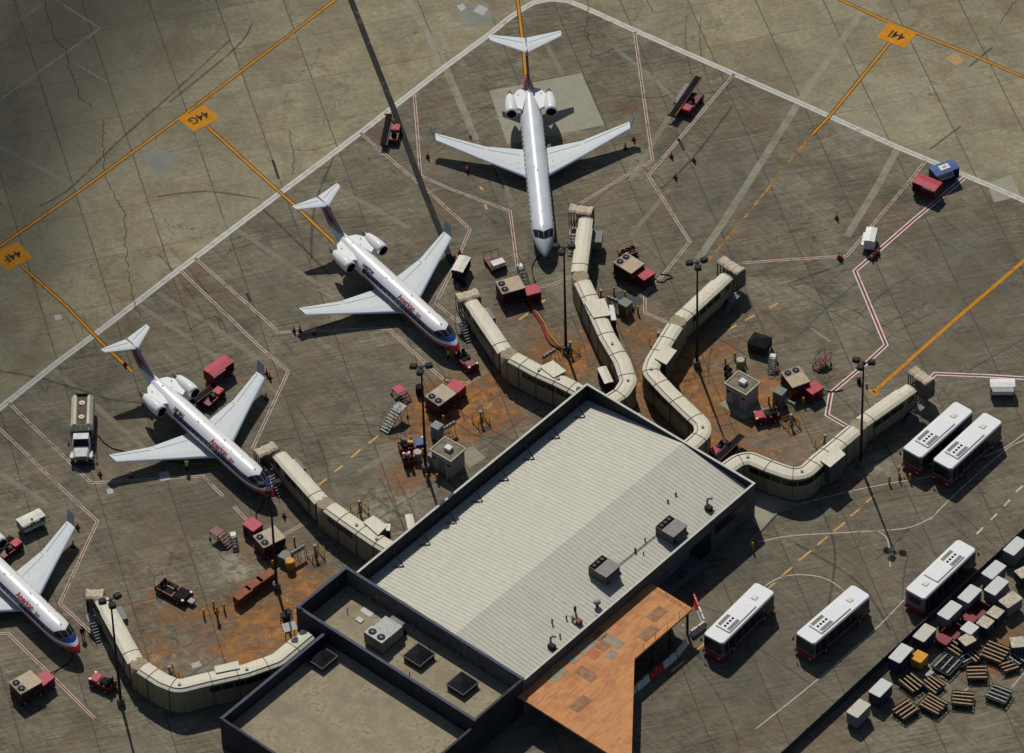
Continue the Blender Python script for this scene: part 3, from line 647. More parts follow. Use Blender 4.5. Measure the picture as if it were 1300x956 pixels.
# low flat-roofed wing behind navy parapets
wing = thing('flat_roof_wing', 'flat-roofed terminal wing with dusty tan deck and dark navy parapets beside the ribbed roof', 'building', BC, BRZ)
U0, U1, V0, V1, zd, zt = -1.3, 24.0, 37.82, 45.7, 2.75, 5.25; t = .28
MB().b2(U0+t, U1-t, -V1+t, -V0-t, 0, zd).build('roof_deck', deck_tan, wing)
MB().b2(U0, U0+t, -V1+t, -V0, 0, zt).build('wall', navy_wall, wing)
MB().b2(U0, U1, -V1, -V1+t, 0, zt).build('wall', navy_wall, wing)
MB().b2(U0+t, U1, -V0-t, -V0, 0, zt).build('wall', old_wall, wing)
MB().b2(U1-t, U1, -V1+t, -V0-t, 0, zt).build('wall', navy_wall, wing)
mb = MB(); mb.b2(U0-.03, U0+t+.03, -V1+t+.03, -V0+.03, zt, zt+.05); mb.b2(U0-.03, U1+.03, -V1-.03, -V1+t+.03, zt, zt+.05); mb.b2(U0+t+.03, U1+.03, -V0-t-.03, -V0+.03, zt, zt+.05)
mb.build('coping', mat('navy_coping', (0.055, 0.063, 0.105), .6, var=.2), wing)
for q in ((419+54, 761), (527, 797), (583, 834)):
    u, v = rloc(q[0], q[1], zd+.1); MB().tube([(u, -V0-t, zd+.75), (u, -V0-t-.35, zd+.7), (u, -V0-t-.4, zd+.05)], .09, 8).build('drain_pipe', steel, wing)
wing2 = thing('flat_roof_annex', 'lower flat-roofed annex with dark parapet in front of the wing', 'building', BC, BRZ)
U0, U1, V0, V1, zd2, zt2 = 2.9, 24.0, 45.72, 62.0, 2.7, 4.4
MB().b2(U0+t, U1-t, -V1+t, -V0, 0, zd2).build('roof_deck', deck_tan, wing2)
MB().b2(U0, U0+t, -V1, -V0-.003, 0, zt2).build('wall', navy_wall, wing2)
MB().b2(U0+t, U1, -V1, -V1+t, 0, zt2).build('wall', navy_wall, wing2)
MB().b2(U1-t, U1, -V1+t, -V0-.003, 0, zt2).build('wall', navy_wall, wing2)
MB().b2(U0-.03, U0+t+.03, -V1, -V0-.01, zt2, zt2+.05).build('coping', MATS['navy_coping'], wing2)
# skylights
def skylight(px, py, z, label):
    u, v = rloc(px, py, z+.9)
    r_ = thing('skylight', label, 'skylight', bl(u, v, z), BRZ, 'black pyramid skylights')
    MB().b2(-1.15, 1.15, -1.15, 1.15, 0, .55).build('curb', mat('skylight_curb', (0.07, 0.072, 0.08), .5), r_)
    MB().b2(-1.25, 1.25, -1.25, 1.25, .55, .66).build('frame', mat('skylight_frame', (0.05, 0.05, 0.05), .5), r_)
    mb = MB(); mb.add([(-1.15, -1.15, .66), (1.15, -1.15, .66), (1.15, 1.15, .66), (-1.15, 1.15, .66), (0, 0, 1.05)], [(0, 1, 4), (1, 2, 4), (2, 3, 4), (3, 0, 4)])
    mb.build('dome', mat('black_acrylic', (0.010, 0.010, 0.012), .18, dirt=(0.05, 0.045, 0.04), dirt_amt=.35), r_)
skylight(531.8, 829, 2.75, 'black pyramid skylight on the wing deck beside the twin-fan steel unit')
skylight(587, 865, 2.75, 'black pyramid skylight on the wing deck, farthest from the twin-fan unit')
skylight(408, 832, 2.70, 'black pyramid skylight on the lower annex deck behind its dark parapet')
# steel air handler on the wing
u, v = rloc(491, 797, 4.3)
r_ = thing('rooftop_air_handler', 'large steel air handler with twin fans standing on the tan wing deck', 'air handler', bl(u, v, 2.75), BRZ)
mb = MB(); mb.rbox(-1.3, 1.3, -2.2, -.9, .2, 1.75, .05); mb.build('fan_section', grey_paint, r_)
mb = MB(); mb.rbox(-1.25, 1.25, -.9, 1.2, .2, 1.65, .05, top=.3); mb.build('casing', mat('bright_galvanised', (0.27, 0.285, 0.27), .5, metal=.15), r_)
MB().rbox(-.9, .9, 1.2, 1.9, .3, 1.35, .05).build('intake', greygreen, r_)
MB().b2(-1.28, 1.28, -2.18, -.92, 1.75, 1.80).build('top_plate', mat('bright_plate', (0.42, 0.42, 0.40), .5), r_)
for xx in (-.62, .62):
    f = MB().cyl((xx, -1.55, 1.82), .45, .04, 20).build('fan', black_void, r_)
    mb = MB(); mb.cyl((xx, -1.55, 1.85), .1, .04, 8)
    for k in range(4): mb.box((xx, -1.55, 1.85), (.86, .025, .02), R(45*k))
    mb.build('fan_guard', steel, f)
MB().b2(-1.2, 1.2, -2.1, 1.8, 0, .2).build('base_frame', dark_metal, r_)
for q, sz, lb in (((456.5, 786.7), (.8, .6, .12), 'small pale roof pad lying on the tan deck near the air handler'), ((466, 776), (1.5, .8, .03), 'light patch sheet laid flat on the tan deck beside the roof pad')):
    u, v = rloc(q[0], q[1], 2.85); tag(MB().box((0, 0, sz[2]/2+.002), sz).build('roof_pad', coping), lb, 'roof pad'); o = bpy.data.objects[-1] if False else [x for x in bpy.data.objects if x.name.startswith('roof_pad')][-1]; o.location = bl(u, v, 2.75); o.rotation_euler.z = BRZ
for i, q in enumerate([(441, 776), (515, 801), (545, 823), (520, 857), (613, 850)]):
    u, v = rloc(q[0], q[1], 2.9); mb = MB(); mb.cyl((0, 0, .3), .05, .6, 8); o = tag(mb.build('vent_pipe', dark_metal), 'thin dark vent pipe standing on the tan wing deck', 'vent pipe', 'vent pipes on the wing deck'); o.location = bl(u, v, 2.75)

# orange plywood deck on posts beside the road wall
dk = thing('plywood_canopy', 'raised deck of orange stained plywood sheets with grey replacements on dark posts', 'canopy', BC, BRZ)
D0, D1, E0, E1, zk = 24.06, 29.95, 17.55, 40.0, 3.6
ply = None
a = NT('stained_plywood'); pos = a.n('ShaderNodeTexCoord').outputs['Object']
br = a.n('ShaderNodeTexBrick'); a.l(pos, br.inputs['Vector']); br.inputs['Scale'].default_value = 1.0; br.inputs['Brick Width'].default_value = 1.22; br.inputs['Row Height'].default_value = 2.44; br.inputs['Mortar Size'].default_value = .02
br.inputs['Color1'].default_value = (0.50, 0.21, 0.07, 1); br.inputs['Color2'].default_value = (0.42, 0.155, 0.055, 1); br.inputs['Mortar'].default_value = (0.16, 0.06, 0.03, 1)
n1 = a.noise(a.scalev(pos, (1, .25, 1)), 3.0, 5, .65); n2 = a.noise(pos, .5, 4, .6)
c = a.mix(a.ramp(n1, .3, .7), br.outputs[0], (0.56, 0.27, 0.10)); c = a.mix(a.math('MULTIPLY', a.ramp(n2, .45, .65), .5), c, (0.33, 0.12, 0.055)); a.l(c, a.b.inputs['Base Color']); a.b.inputs['Roughness'].default_value = .85
ux, vx = rloc(801.5, 975, zk); MB().prism([(D0, -E0), (D1, -E0), (D1, -27.1), (ux, -vx), (D0, -vx)], zk-.28, zk).build('deck', a.m, dk)
gsheet = mat('weathered_grey_ply', (0.32, 0.27, 0.19), .85, var=.25); rsheet = mat('red_ply', (0.50, 0.155, 0.085), .85, var=.2); dsheet = mat('brown_ply', (0.32, 0.175, 0.095), .85, var=.3)
for (u, v, w, h, mm) in [(27.6, 20.6, 1.22, 2.2, dsheet), (28.7, 23.3, 1.22, 2.3, dsheet), (26.6, 26.6, 2.4, 1.22, gsheet), (26.2, 29.3, 1.22, 1.2, rsheet), (25.0, 29.0, 1.22, 2.3, gsheet), (27.7, 28.2, 1.0, 1.2, gsheet), (24.9, 31.2, 1.3, 1.2, gsheet), (26.2, 27.9, 1.22, 1.2, dsheet), (24.9, 26.9, 1.22, 1.4, dsheet)]:
    MB().box((u, -v, zk+.012), (w, h, .02), R(random.uniform(-2, 2))).build('plywood_sheet', mm, dk)
for v in (18.2, 21.1, 24.0, 26.9): MB().box((D1-.2, -v, (zk-.28)/2), (.2, .2, zk-.28)).build('post', dark_metal, dk)
for u in (24.8, 27.2): MB().box((u, -18.2, (zk-.28)/2), (.2, .2, zk-.28)).build('post', dark_metal, dk)
mb = MB()
for v in [17.7+k*1.95 for k in range(5)]: mb.bar((D1-.1, -v, zk), (D1-.1, -v, zk+1.05), .05)
for u in [24.5, 26.3, 28.1]: mb.bar((u, -E0-.12, zk), (u, -E0-.12, zk+1.05), .05)
for z in (.55, 1.05): mb.bar((24.3, -E0-.12, zk+z), (D1-.1, -E0-.12, zk+z), .045)
mb.bar((D1-.1, -E0-.12, zk+1.02), (D1-.1, -26.0, zk+1.02), .02)
mb.build('railing', dark_metal, dk)
MB().b2(24.1, 29.9, -17.5, -17.42, 0.0, 3.25).build('wire_screen', dark_metal, dk) if False else None

MB().b2(W_+.01, W_+1.9, -16.6, -10.6, 2.0, 2.2).build('porch_roof', mat('porch_dark', (0.06, 0.062, 0.07), .7), term); MB().b2(W_+.6, W_+1.4, -14.0, -12.8, 2.2, 2.3).build('porch_hatch', mat('porch_hatch_dark', (0.035, 0.037, 0.04), .7), term)
for v_ in (10.8, 16.3): MB().box((W_+1.7, -v_, .99), (.2, .2, 1.98)).build('porch_post', wall_grey, term)
for (u, v, w, h, mm) in [(27.5, 32.0, 2.3, 1.2, dsheet), (25.2, 34.0, 1.2, 2.2, gsheet), (29.8, 35.6, 1.2, 2.3, dsheet)]:
    MB().box((u, -v, zk+.012), (w, h, .02), R(random.uniform(-2, 2))).build('plywood_sheet', mm, dk)

# ---------------------------------------------------------------- boarding bridges
def fillet(P, rad):
    out = [P[0]]
    for i in range(1, len(P)-1):
        a_, b_, c_ = P[i-1], P[i], P[i+1]; d1 = (a_-b_).normalized(); d2 = (c_-b_).normalized()
        ang = d1.angle(d2)
        if ang > math.pi-0.12: out.append(b_); continue
        tl = min(rad/math.tan(ang/2), (a_-b_).length*.48, (c_-b_).length*.48)
        p0, p1 = b_+d1*tl, b_+d2*tl; n = max(3, int((math.pi-ang)/R(9)))
        for k in range(n+1):
            s = k/n; out.append(p0*(1-s)**2+b_*2*s*(1-s)+p1*s*s)
    out.append(P[-1]); return out
def sweep(mb, P, prof, closed=True, smooth=False):
    rings = []
    for i, p in enumerate(P):
        d = (P[min(i+1, len(P)-1)]-P[max(i-1, 0)]); d.z = 0; d.normalize(); n = Vector((-d.y, d.x, 0))
        rings.append([p+n*y+Vector((0, 0, z)) for y, z in prof])
    m_ = len(prof); vs = [v for r_ in rings for v in r_]; fs = []
    rg = range(m_) if closed else range(m_-1)
    for k in range(len(P)-1):
        for i in rg:
            j = (i+1) % m_; fs.append((k*m_+i, (k+1)*m_+i, (k+1)*m_+j, k*m_+j))
    if closed: fs += [tuple(range(m_)), tuple(reversed(range((len(P)-1)*m_, len(P)*m_)))]
    mb.add(vs, fs, smooth)
def resample(P, step):
    out = []; 
    for i in range(len(P)-1):
        n = max(1, int((P[i+1]-P[i]).length/step))
        for k in range(n): out.append(P[i].lerp(P[i+1], k/n))
    out.append(P[-1]); return out
def tunnel(par, P, w, eave, bot, rmat, seams, win=None, nm='walkway'):
    """P: centre line points on the ground plane, local to par"""
    h = w/2
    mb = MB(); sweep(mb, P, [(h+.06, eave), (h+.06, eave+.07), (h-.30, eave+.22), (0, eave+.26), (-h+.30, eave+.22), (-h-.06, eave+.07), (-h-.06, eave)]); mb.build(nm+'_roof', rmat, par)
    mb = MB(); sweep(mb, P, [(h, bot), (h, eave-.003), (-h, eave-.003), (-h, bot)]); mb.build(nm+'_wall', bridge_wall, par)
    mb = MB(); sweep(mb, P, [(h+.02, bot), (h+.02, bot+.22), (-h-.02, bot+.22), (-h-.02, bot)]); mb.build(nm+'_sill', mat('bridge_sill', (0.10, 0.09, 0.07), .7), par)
    tot = [0]
    for i in range(1, len(P)): tot.append(tot[-1]+(P[i]-P[i-1]).length)
    def at(s):
        for i in range(1, len(P)):
            if tot[i] >= s or i == len(P)-1:
                f = (s-tot[i-1])/max(1e-6, tot[i]-tot[i-1]); d = (P[i]-P[i-1]).normalized(); return P[i-1].lerp(P[i], f), d
    for s in seams:
        s_ = s*tot[-1]; p, d = at(s_); n = Vector((-d.y, d.x, 0)); mb = MB()
        sweep(mb, [p-d*.035, p+d*.035], [(h+.09, bot+.3), (h+.09, eave+.10), (h-.29, eave+.25), (0, eave+.29), (-h+.29, eave+.25), (-h-.09, eave+.10), (-h-.09, bot+.3), (-h-.03, bot+.3), (-h-.03, eave+.0), (h+.03, eave), (h+.03, bot+.3)])
        mb.build('joint_strip', seam_brown, par)
    if win:
        for s0, s1 in win:
            sub = [at(s0*tot[-1])[0]]+[P[i] for i in range(len(P)) if s0*tot[-1]+.3 < tot[i] < s1*tot[-1]-.3]+[at(s1*tot[-1])[0]]
            L = sum((sub[i+1]-sub[i]).length for i in range(len(sub)-1))
            for sg in (1, -1):
                mb = MB(); sweep(mb, sub, [(sg*(h+.02), eave-1.05), (sg*(h+.035), eave-1.05), (sg*(h+.035), eave-.30), (sg*(h+.02), eave-.30)]); f = mb.build('window_band', glass_dark, par)
                mb = MB(); acc = 0; nx_ = 0.0
                for i in range(len(sub)-1):
                    Ls = (sub[i+1]-sub[i]).length; d = (sub[i+1]-sub[i]).normalized()
                    while nx_ <= acc+Ls:
                        p = sub[i]+d*(nx_-acc); n = Vector((-d.y, d.x, 0)); mb.box(p+n*sg*(h+.03)+Vector((0, 0, eave-.67)), (.09, .05, .76), math.atan2(d.y, d.x)); nx_ += 1.3
                    acc += Ls
                if mb.v: mb.build('mullion', bridge_wall, f)
def bridge(label, fixed, outer, cab, canopy, eqpoly=None, seams=(), win=(), drive=True, facing=None, rad=1.6, endz=0.0):
    z = 3.7; base = G(*outer[0], 0)
    b0 = G(*fixed[0], z); root = thing('boarding_bridge', label, 'boarding bridge', (b0.x, b0.y, 0), 0, 'cream boarding bridges')
    L = lambda q: Vector((q.x-b0.x, q.y-b0.y, 0))
    FP = resample(fillet([L(G(*p, z)) for p in fixed], rad), 1.2); tunnel(root, FP, 1.78, 3.45, .05, bridge_roof, seams, win)
    O = [L(G(*p, z)) for p in outer]; OP = resample(O, 2.0); wo = 1.68
    d = (O[-1]-O[0]).normalized(); Lo = (O[-1]-O[0]).length
    tunnel(root, [O[0], O[0]+d*(Lo*.80)], wo+.0, 3.40, .75, bridge_roof, [.18], [(.15, .9)], 'outer_tunnel')
    tunnel(root, [O[0]+d*(Lo*.80+.003), O[-1]], wo-.18, 3.30, .85, bridge_roof, [.95], [(.1, .7)], 'inner_tunnel')
    mb = MB(); mb.tube([p+Vector((-(FP[min(i+1, len(FP)-1)]-FP[max(i-1, 0)]).normalized().y*.55, (FP[min(i+1, len(FP)-1)]-FP[max(i-1, 0)]).normalized().x*.55, 3.72)) for i, p in enumerate(FP)], .035, 6); mb.build('roof_conduit', grey_paint, root)
    for s_ in (.3, .7):
        p = FP[int(s_*(len(FP)-1))]; MB().rbox(p.x-.16, p.x+.16, p.y-.16, p.y+.16, 3.66, 3.84, .04).build('roof_vent', steel, root)
    # rotunda joint
    j = (FP[-1]+O[0])/2; mb = MB(); mb.cyl((j.x, j.y, 1.87), .93, 3.55, 20); mb.build('bellows_joint', bellows, root)
    n = Vector((-d.y, d.x, 0)); rz = math.atan2(d.y, d.x)
    # cab under a folded canvas canopy that reaches for the aircraft door
    cp = O[-1]+d*.75; c0, c1 = L(G(*cab, 3.6)), L(G(*canopy, 3.6)); e = c1-c0; e.z = 0; el = e.length; e.normalize(); en = Vector((-e.y, e.x, 0)); ang = math.atan2(e.y, e.x)
    mb = MB(); mb.box(c0+e*.75+Vector((0, 0, 2.05)), (1.7, 1.35, 2.3), ang); mb.build('cab', mat('cab_grey_panels', (0.13, 0.125, 0.105), .6, var=.3), root)
    mb = MB(); rings = []; K = 9
    for k in range(K+1):
        p = c0+e*(el*k/K)+Vector((0, 0, 0)); b = .02 if k % 2 else -.02; sag = -.10*math.sin(k/K*math.pi)-(.22 if k > K-2 else 0)*0; w2 = .70+b+.06*math.sin(k*1.7)
        rings.append([p+en*w2+Vector((0, 0, 3.15)), p+en*w2+Vector((0, 0, 3.42+b+sag)), p+en*(w2-.25)+Vector((0, 0, 3.56+b+sag)), p-en*(w2-.25)+Vector((0, 0, 3.52+b+sag)), p-en*w2+Vector((0, 0, 3.38+b+sag)), p-en*w2+Vector((0, 0, 3.12))])
    mb.loft(rings, True, False); mb.build('canopy', canvas, root)
    mb = MB()
    for k in range(4): p = c0+e*(1.65+(el-1.75)*k/3); mb.loft([[p+en*(.66*s_)+Vector((0, 0, z_)) for s_, z_ in ((1, 1.0), (1, 3.15), (.85, 3.15), (.85, 1.2), (-.85, 1.2), (-.85, 3.15), (-1, 3.15), (-1, 1.0))], [p+e*.08+en*(.66*s_)+Vector((0, 0, z_)) for s_, z_ in ((1, 1.0), (1, 3.15), (.85, 3.15), (.85, 1.2), (-.85, 1.2), (-.85, 3.15), (-1, 3.15), (-1, 1.0))]], True, False)
    mb.build('canopy_frame', dark_metal, root)
    mb = MB(); q = cp-d*2.2
    for sg in (1, -1): mb.bar(q+n*sg*.62+Vector((0, 0, .5)), q+n*sg*.62+Vector((0, 0, 3.0)), .22)
    mb.box(q+Vector((0, 0, .55)), (.5, 2.0, .3), rz); mb.build('drive_column', dark_metal, root)
    for sg in (1, -1): MB().cyl((q+n*sg*1.05+Vector((0, 0, .45))), .45, .35, 16, axis='Y').build('wheel', black_rubber, root) if False else None
    for sg in (1, -1):
        mb = MB(); mb.cyl((0, 0, 0), .45, .35, 16, axis='Y'); w = mb.build('wheel', black_rubber, root); w.location = q+n*sg*.95+Vector((0, 0, .46)); w.rotation_euler.z = rz
    # service stair and platform beside the cab
    s0 = q+n*facing*1.5+d*1.0
    mb = MB(); mb.box(s0+Vector((0, 0, 1.5)), (1.1, .9, .06), rz)
    for k in range(7): mb.box(s0-d*(.7+.27*k)+Vector((0, 0, 1.35-.2*k)), (.24, .75, .04), rz)
    for sg in (1, -1):
        mb.bar(s0+n*sg*.42+d*.5+Vector((0, 0, 2.5)), s0+n*sg*.42-d*.5+Vector((0, 0, 2.5)), .04); mb.bar(s0+n*sg*.42-d*.5+Vector((0, 0, 2.5)), s0+n*sg*.42-d*2.4+Vector((0, 0, 1.0)), .04)
        mb.bar(s0+n*sg*.42+d*.5, s0+n*sg*.42+d*.5+Vector((0, 0, 2.5)), .04); mb.bar(s0+n*sg*.42-d*2.4, s0+n*sg*.42-d*2.4+Vector((0, 0, 1.0)), .04)
    mb.build('service_stair', grey_paint, root)
    # air unit slung on the tunnel side
    s1 = O[0]+d*(Lo*.84)-n*facing*1.35
    MB().box(s1+Vector((0, 0, 1.45)), (2.0, 1.2, 1.1), rz).build('side_unit', mat('side_unit_grey', (0.20, 0.20, 0.18), .6), root)
    if eqpoly:
        P = [L(G(*p, 3.75)) for p in eqpoly]
        MB().prism([(p.x, p.y) for p in P], 3.74, 3.84).build('equipment_roof', bridge_roof, root)
        c = sum(P, Vector())/len(P); Q = [c+(p-c)*.86 for p in P]
        MB().prism([(p.x, p.y) for p in Q], .9, 3.735).build('equipment_housing', wall_grey, root)
    return root
bridge('cream boarding bridge at the bottom left, beside the jet cut off by the frame', [(392,803),(352,836),(312,850),(262,861),(226,870),(206,862),(181,846)], [(172,838),(128,757)], (131,752), (109,752),
       [(271.6,847),(302,839.4),(304.6,849),(274,855)], (.12,.30,.46,.60,.80,.93), [(.30,.62)], facing=1)
bridge('cream boarding bridge whose canopy touches the American jet with the fuel truck', [(503,699),(478,684),(440,658),(418,642)], [(408,634),(353,573)], (349.5,563), (325.5,574),
       [(461,663),(474,655),(492,668),(480,680)], (.25,.50,.78), [(.55,.95)], facing=1)
bridge('cream boarding bridge reaching the nose of the American jet in the middle', [(744,500),(727,490),(709,481),(684,470),(651,452)], [(641,444),(597,379)], (607,369), (580,376),
       [(685,466),(702,458),(719,471.5),(703,480)], (.20,.40,.62,.85), [(.10,.80)], facing=1)
bridge('cream boarding bridge standing beside the nose of the larger jet', [(768,510),(789,497),(798,483),(790,458),(771,426),(753,386),(739,356)], [(735,344),(744,274)], (752,266), (723,262),
       [(741,383.5),(767.3,379.2),(776,400.5),(753.5,404)], (.10,.25,.42,.58,.74,.88), [(.30,.9)], facing=1)
bridge('cream boarding bridge behind a lamp mast, with no aircraft at its cab', [(866,569),(878,562),(893,548),(891,536),(875,521),(849,496),(825,470),(830,456),(842,436),(857,412)], [(864,402),(924,347)], (941,343), (915,327),
       [(843,437.5),(859.3,445.7),(846,463.5),(831,455.5)], (.12,.27,.42,.56,.66,.80,.90), [(.20,.60)], facing=-1, rad=1.8)
bridge('cream boarding bridge bending towards the parked pair of buses', [(921,594),(936,583),(951,579),(977,590),(1006,600),(1022,598),(1038,583),(1060,565),(1086,543)], [(1094,534),(1158,489)], (1181,483), (1158,467),
       [(1062,566.5),(1073.6,577.4),(1053.8,593.9),(1041,585)], (.12,.30,.46,.62,.74,.86), [(.20,.68)], facing=-1, rad=1.8)

# bright-topped air units beside the bridges
def air_box(poly, z, lb):
    P = [G(*p, z) for p in poly]; c = sum(P, Vector())/4; r_ = thing('bridge_air_unit', lb, 'air unit', (c.x, c.y, 0), 0, 'air units beside the bridges'); Q = [(p.x-c.x, p.y-c.y) for p in P]
    MB().prism(Q, z-.12, z).build('top', white_paint, r_); MB().prism([(x*.93, y*.93) for x, y in Q], .3, z-.123).build('body', navy_paint, r_); MB().prism([(x*.7, y*.7) for x, y in Q], 0, .297).build('base', dark_metal, r_)
air_box([(773,387),(779,387),(782.5,406.5),(776,406.5)], 2.4, 'white-topped air unit tucked under the wide roof panel of the tall bridge')
air_box([(484,664.5),(496,665),(495,674),(482,672)], 2.4, 'white-topped air unit beside the bridge of the jet by the tanker')
# ---------------------------------------------------------------- aircraft (local x forward, nose tip at x = 0, y to the left)
def livery(name, kind):
    a = NT(name); tc = a.n('ShaderNodeTexCoord').outputs['Object']; sx = a.n('ShaderNodeSeparateXYZ'); a.l(tc, sx.inputs[0])
    X, Y, Z = sx.outputs; aft = a.math('MULTIPLY', X, -1.0)
    n1 = a.noise(tc, .6, 5, .6)
    def band(lo, hi): return a.math('MULTIPLY', a.math('GREATER_THAN', Z, lo), a.math('LESS_THAN', Z, hi))
    if kind == 'stripe':
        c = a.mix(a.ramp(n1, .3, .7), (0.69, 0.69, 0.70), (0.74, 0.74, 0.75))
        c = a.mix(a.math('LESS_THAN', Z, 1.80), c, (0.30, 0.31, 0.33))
        hi = a.ramp(aft, 1.0, 3.4, 3.05, 2.86); lo = a.ramp(aft, .5, 3.4, 2.46, 2.32); rh = a.ramp(aft, .3, 3.2, 2.18, 2.02); rl = a.ramp(aft, .3, 2.2, .5, 1.80)
        nose = a.ramp(aft, .9, 2.6, 1.0, 0.0)
        c = a.mix(a.math('MULTIPLY', a.math('GREATER_THAN', Z, lo), a.math('LESS_THAN', Z, hi)), c, (0.012, 0.022, 0.10))
        c = a.mix(a.math('MULTIPLY', a.math('MULTIPLY', a.math('GREATER_THAN', Z, lo), a.math('LESS_THAN', Z, hi)), nose), c, (0.012, 0.05, 0.28))
        c = a.mix(a.math('MULTIPLY', a.math('LESS_THAN', Z, rh), a.math('GREATER_THAN', Z, rl)), c, (0.45, 0.015, 0.02))
        tailc = a.math('GREATER_THAN', aft, 16.6)
        c = a.mix(a.math('MULTIPLY', tailc, a.math('LESS_THAN', Z, 3.2)), c, (0.68, 0.68, 0.69))
    else:
        c = a.mix(a.ramp(n1, .3, .7), (0.50, 0.53, 0.58), (0.58, 0.61, 0.65))
        c = a.mix(a.math('MULTIPLY', a.math('GREATER_THAN', aft, 26.7), a.math('LESS_THAN', aft, 31)), c, (0.62, 0.008, 0.015))
    # panel seams
    f = a.math('FRACT', a.math('DIVIDE', aft, 1.9)); c = a.mix(a.math('MULTIPLY', a.math('LESS_THAN', f, .016), .35), c, (0.3, 0.3, 0.32))
    a.l(c, a.b.inputs['Base Color']); a.b.inputs['Roughness'].default_value = .32; a.b.inputs['Coat Weight'].default_value = .5; a.b.inputs['Coat Roughness'].default_value = .12
    return a.m
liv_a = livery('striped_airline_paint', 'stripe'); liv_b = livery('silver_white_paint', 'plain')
eng_white = mat('nacelle_white', (0.68, 0.69, 0.69), .4, var=.05, dirt=(0.5, 0.5, 0.48), coat=.2)
lip = mat('polished_lip', (0.75, 0.76, 0.78), .18, metal=.9, dirt_amt=0)
fin_silver = mat('fin_grey_blue', (0.26, 0.28, 0.33), .3, metal=.5, var=.12)
fin_dark = mat('fin_dark_navy', (0.02, 0.028, 0.07), .35)
exhaust_m = mat('exhaust_metal', (0.16, 0.15, 0.14), .35, metal=.8)
text_red = mat('letter_red', (0.40, 0.02, 0.03), .4, dirt_amt=0, var=.05); text_blk = mat('letter_black', (0.02, 0.02, 0.03), .4, dirt_amt=0, var=.05)
blue_mark = mat('mark_blue', (0.015, 0.04, 0.22), .4, dirt_amt=0)

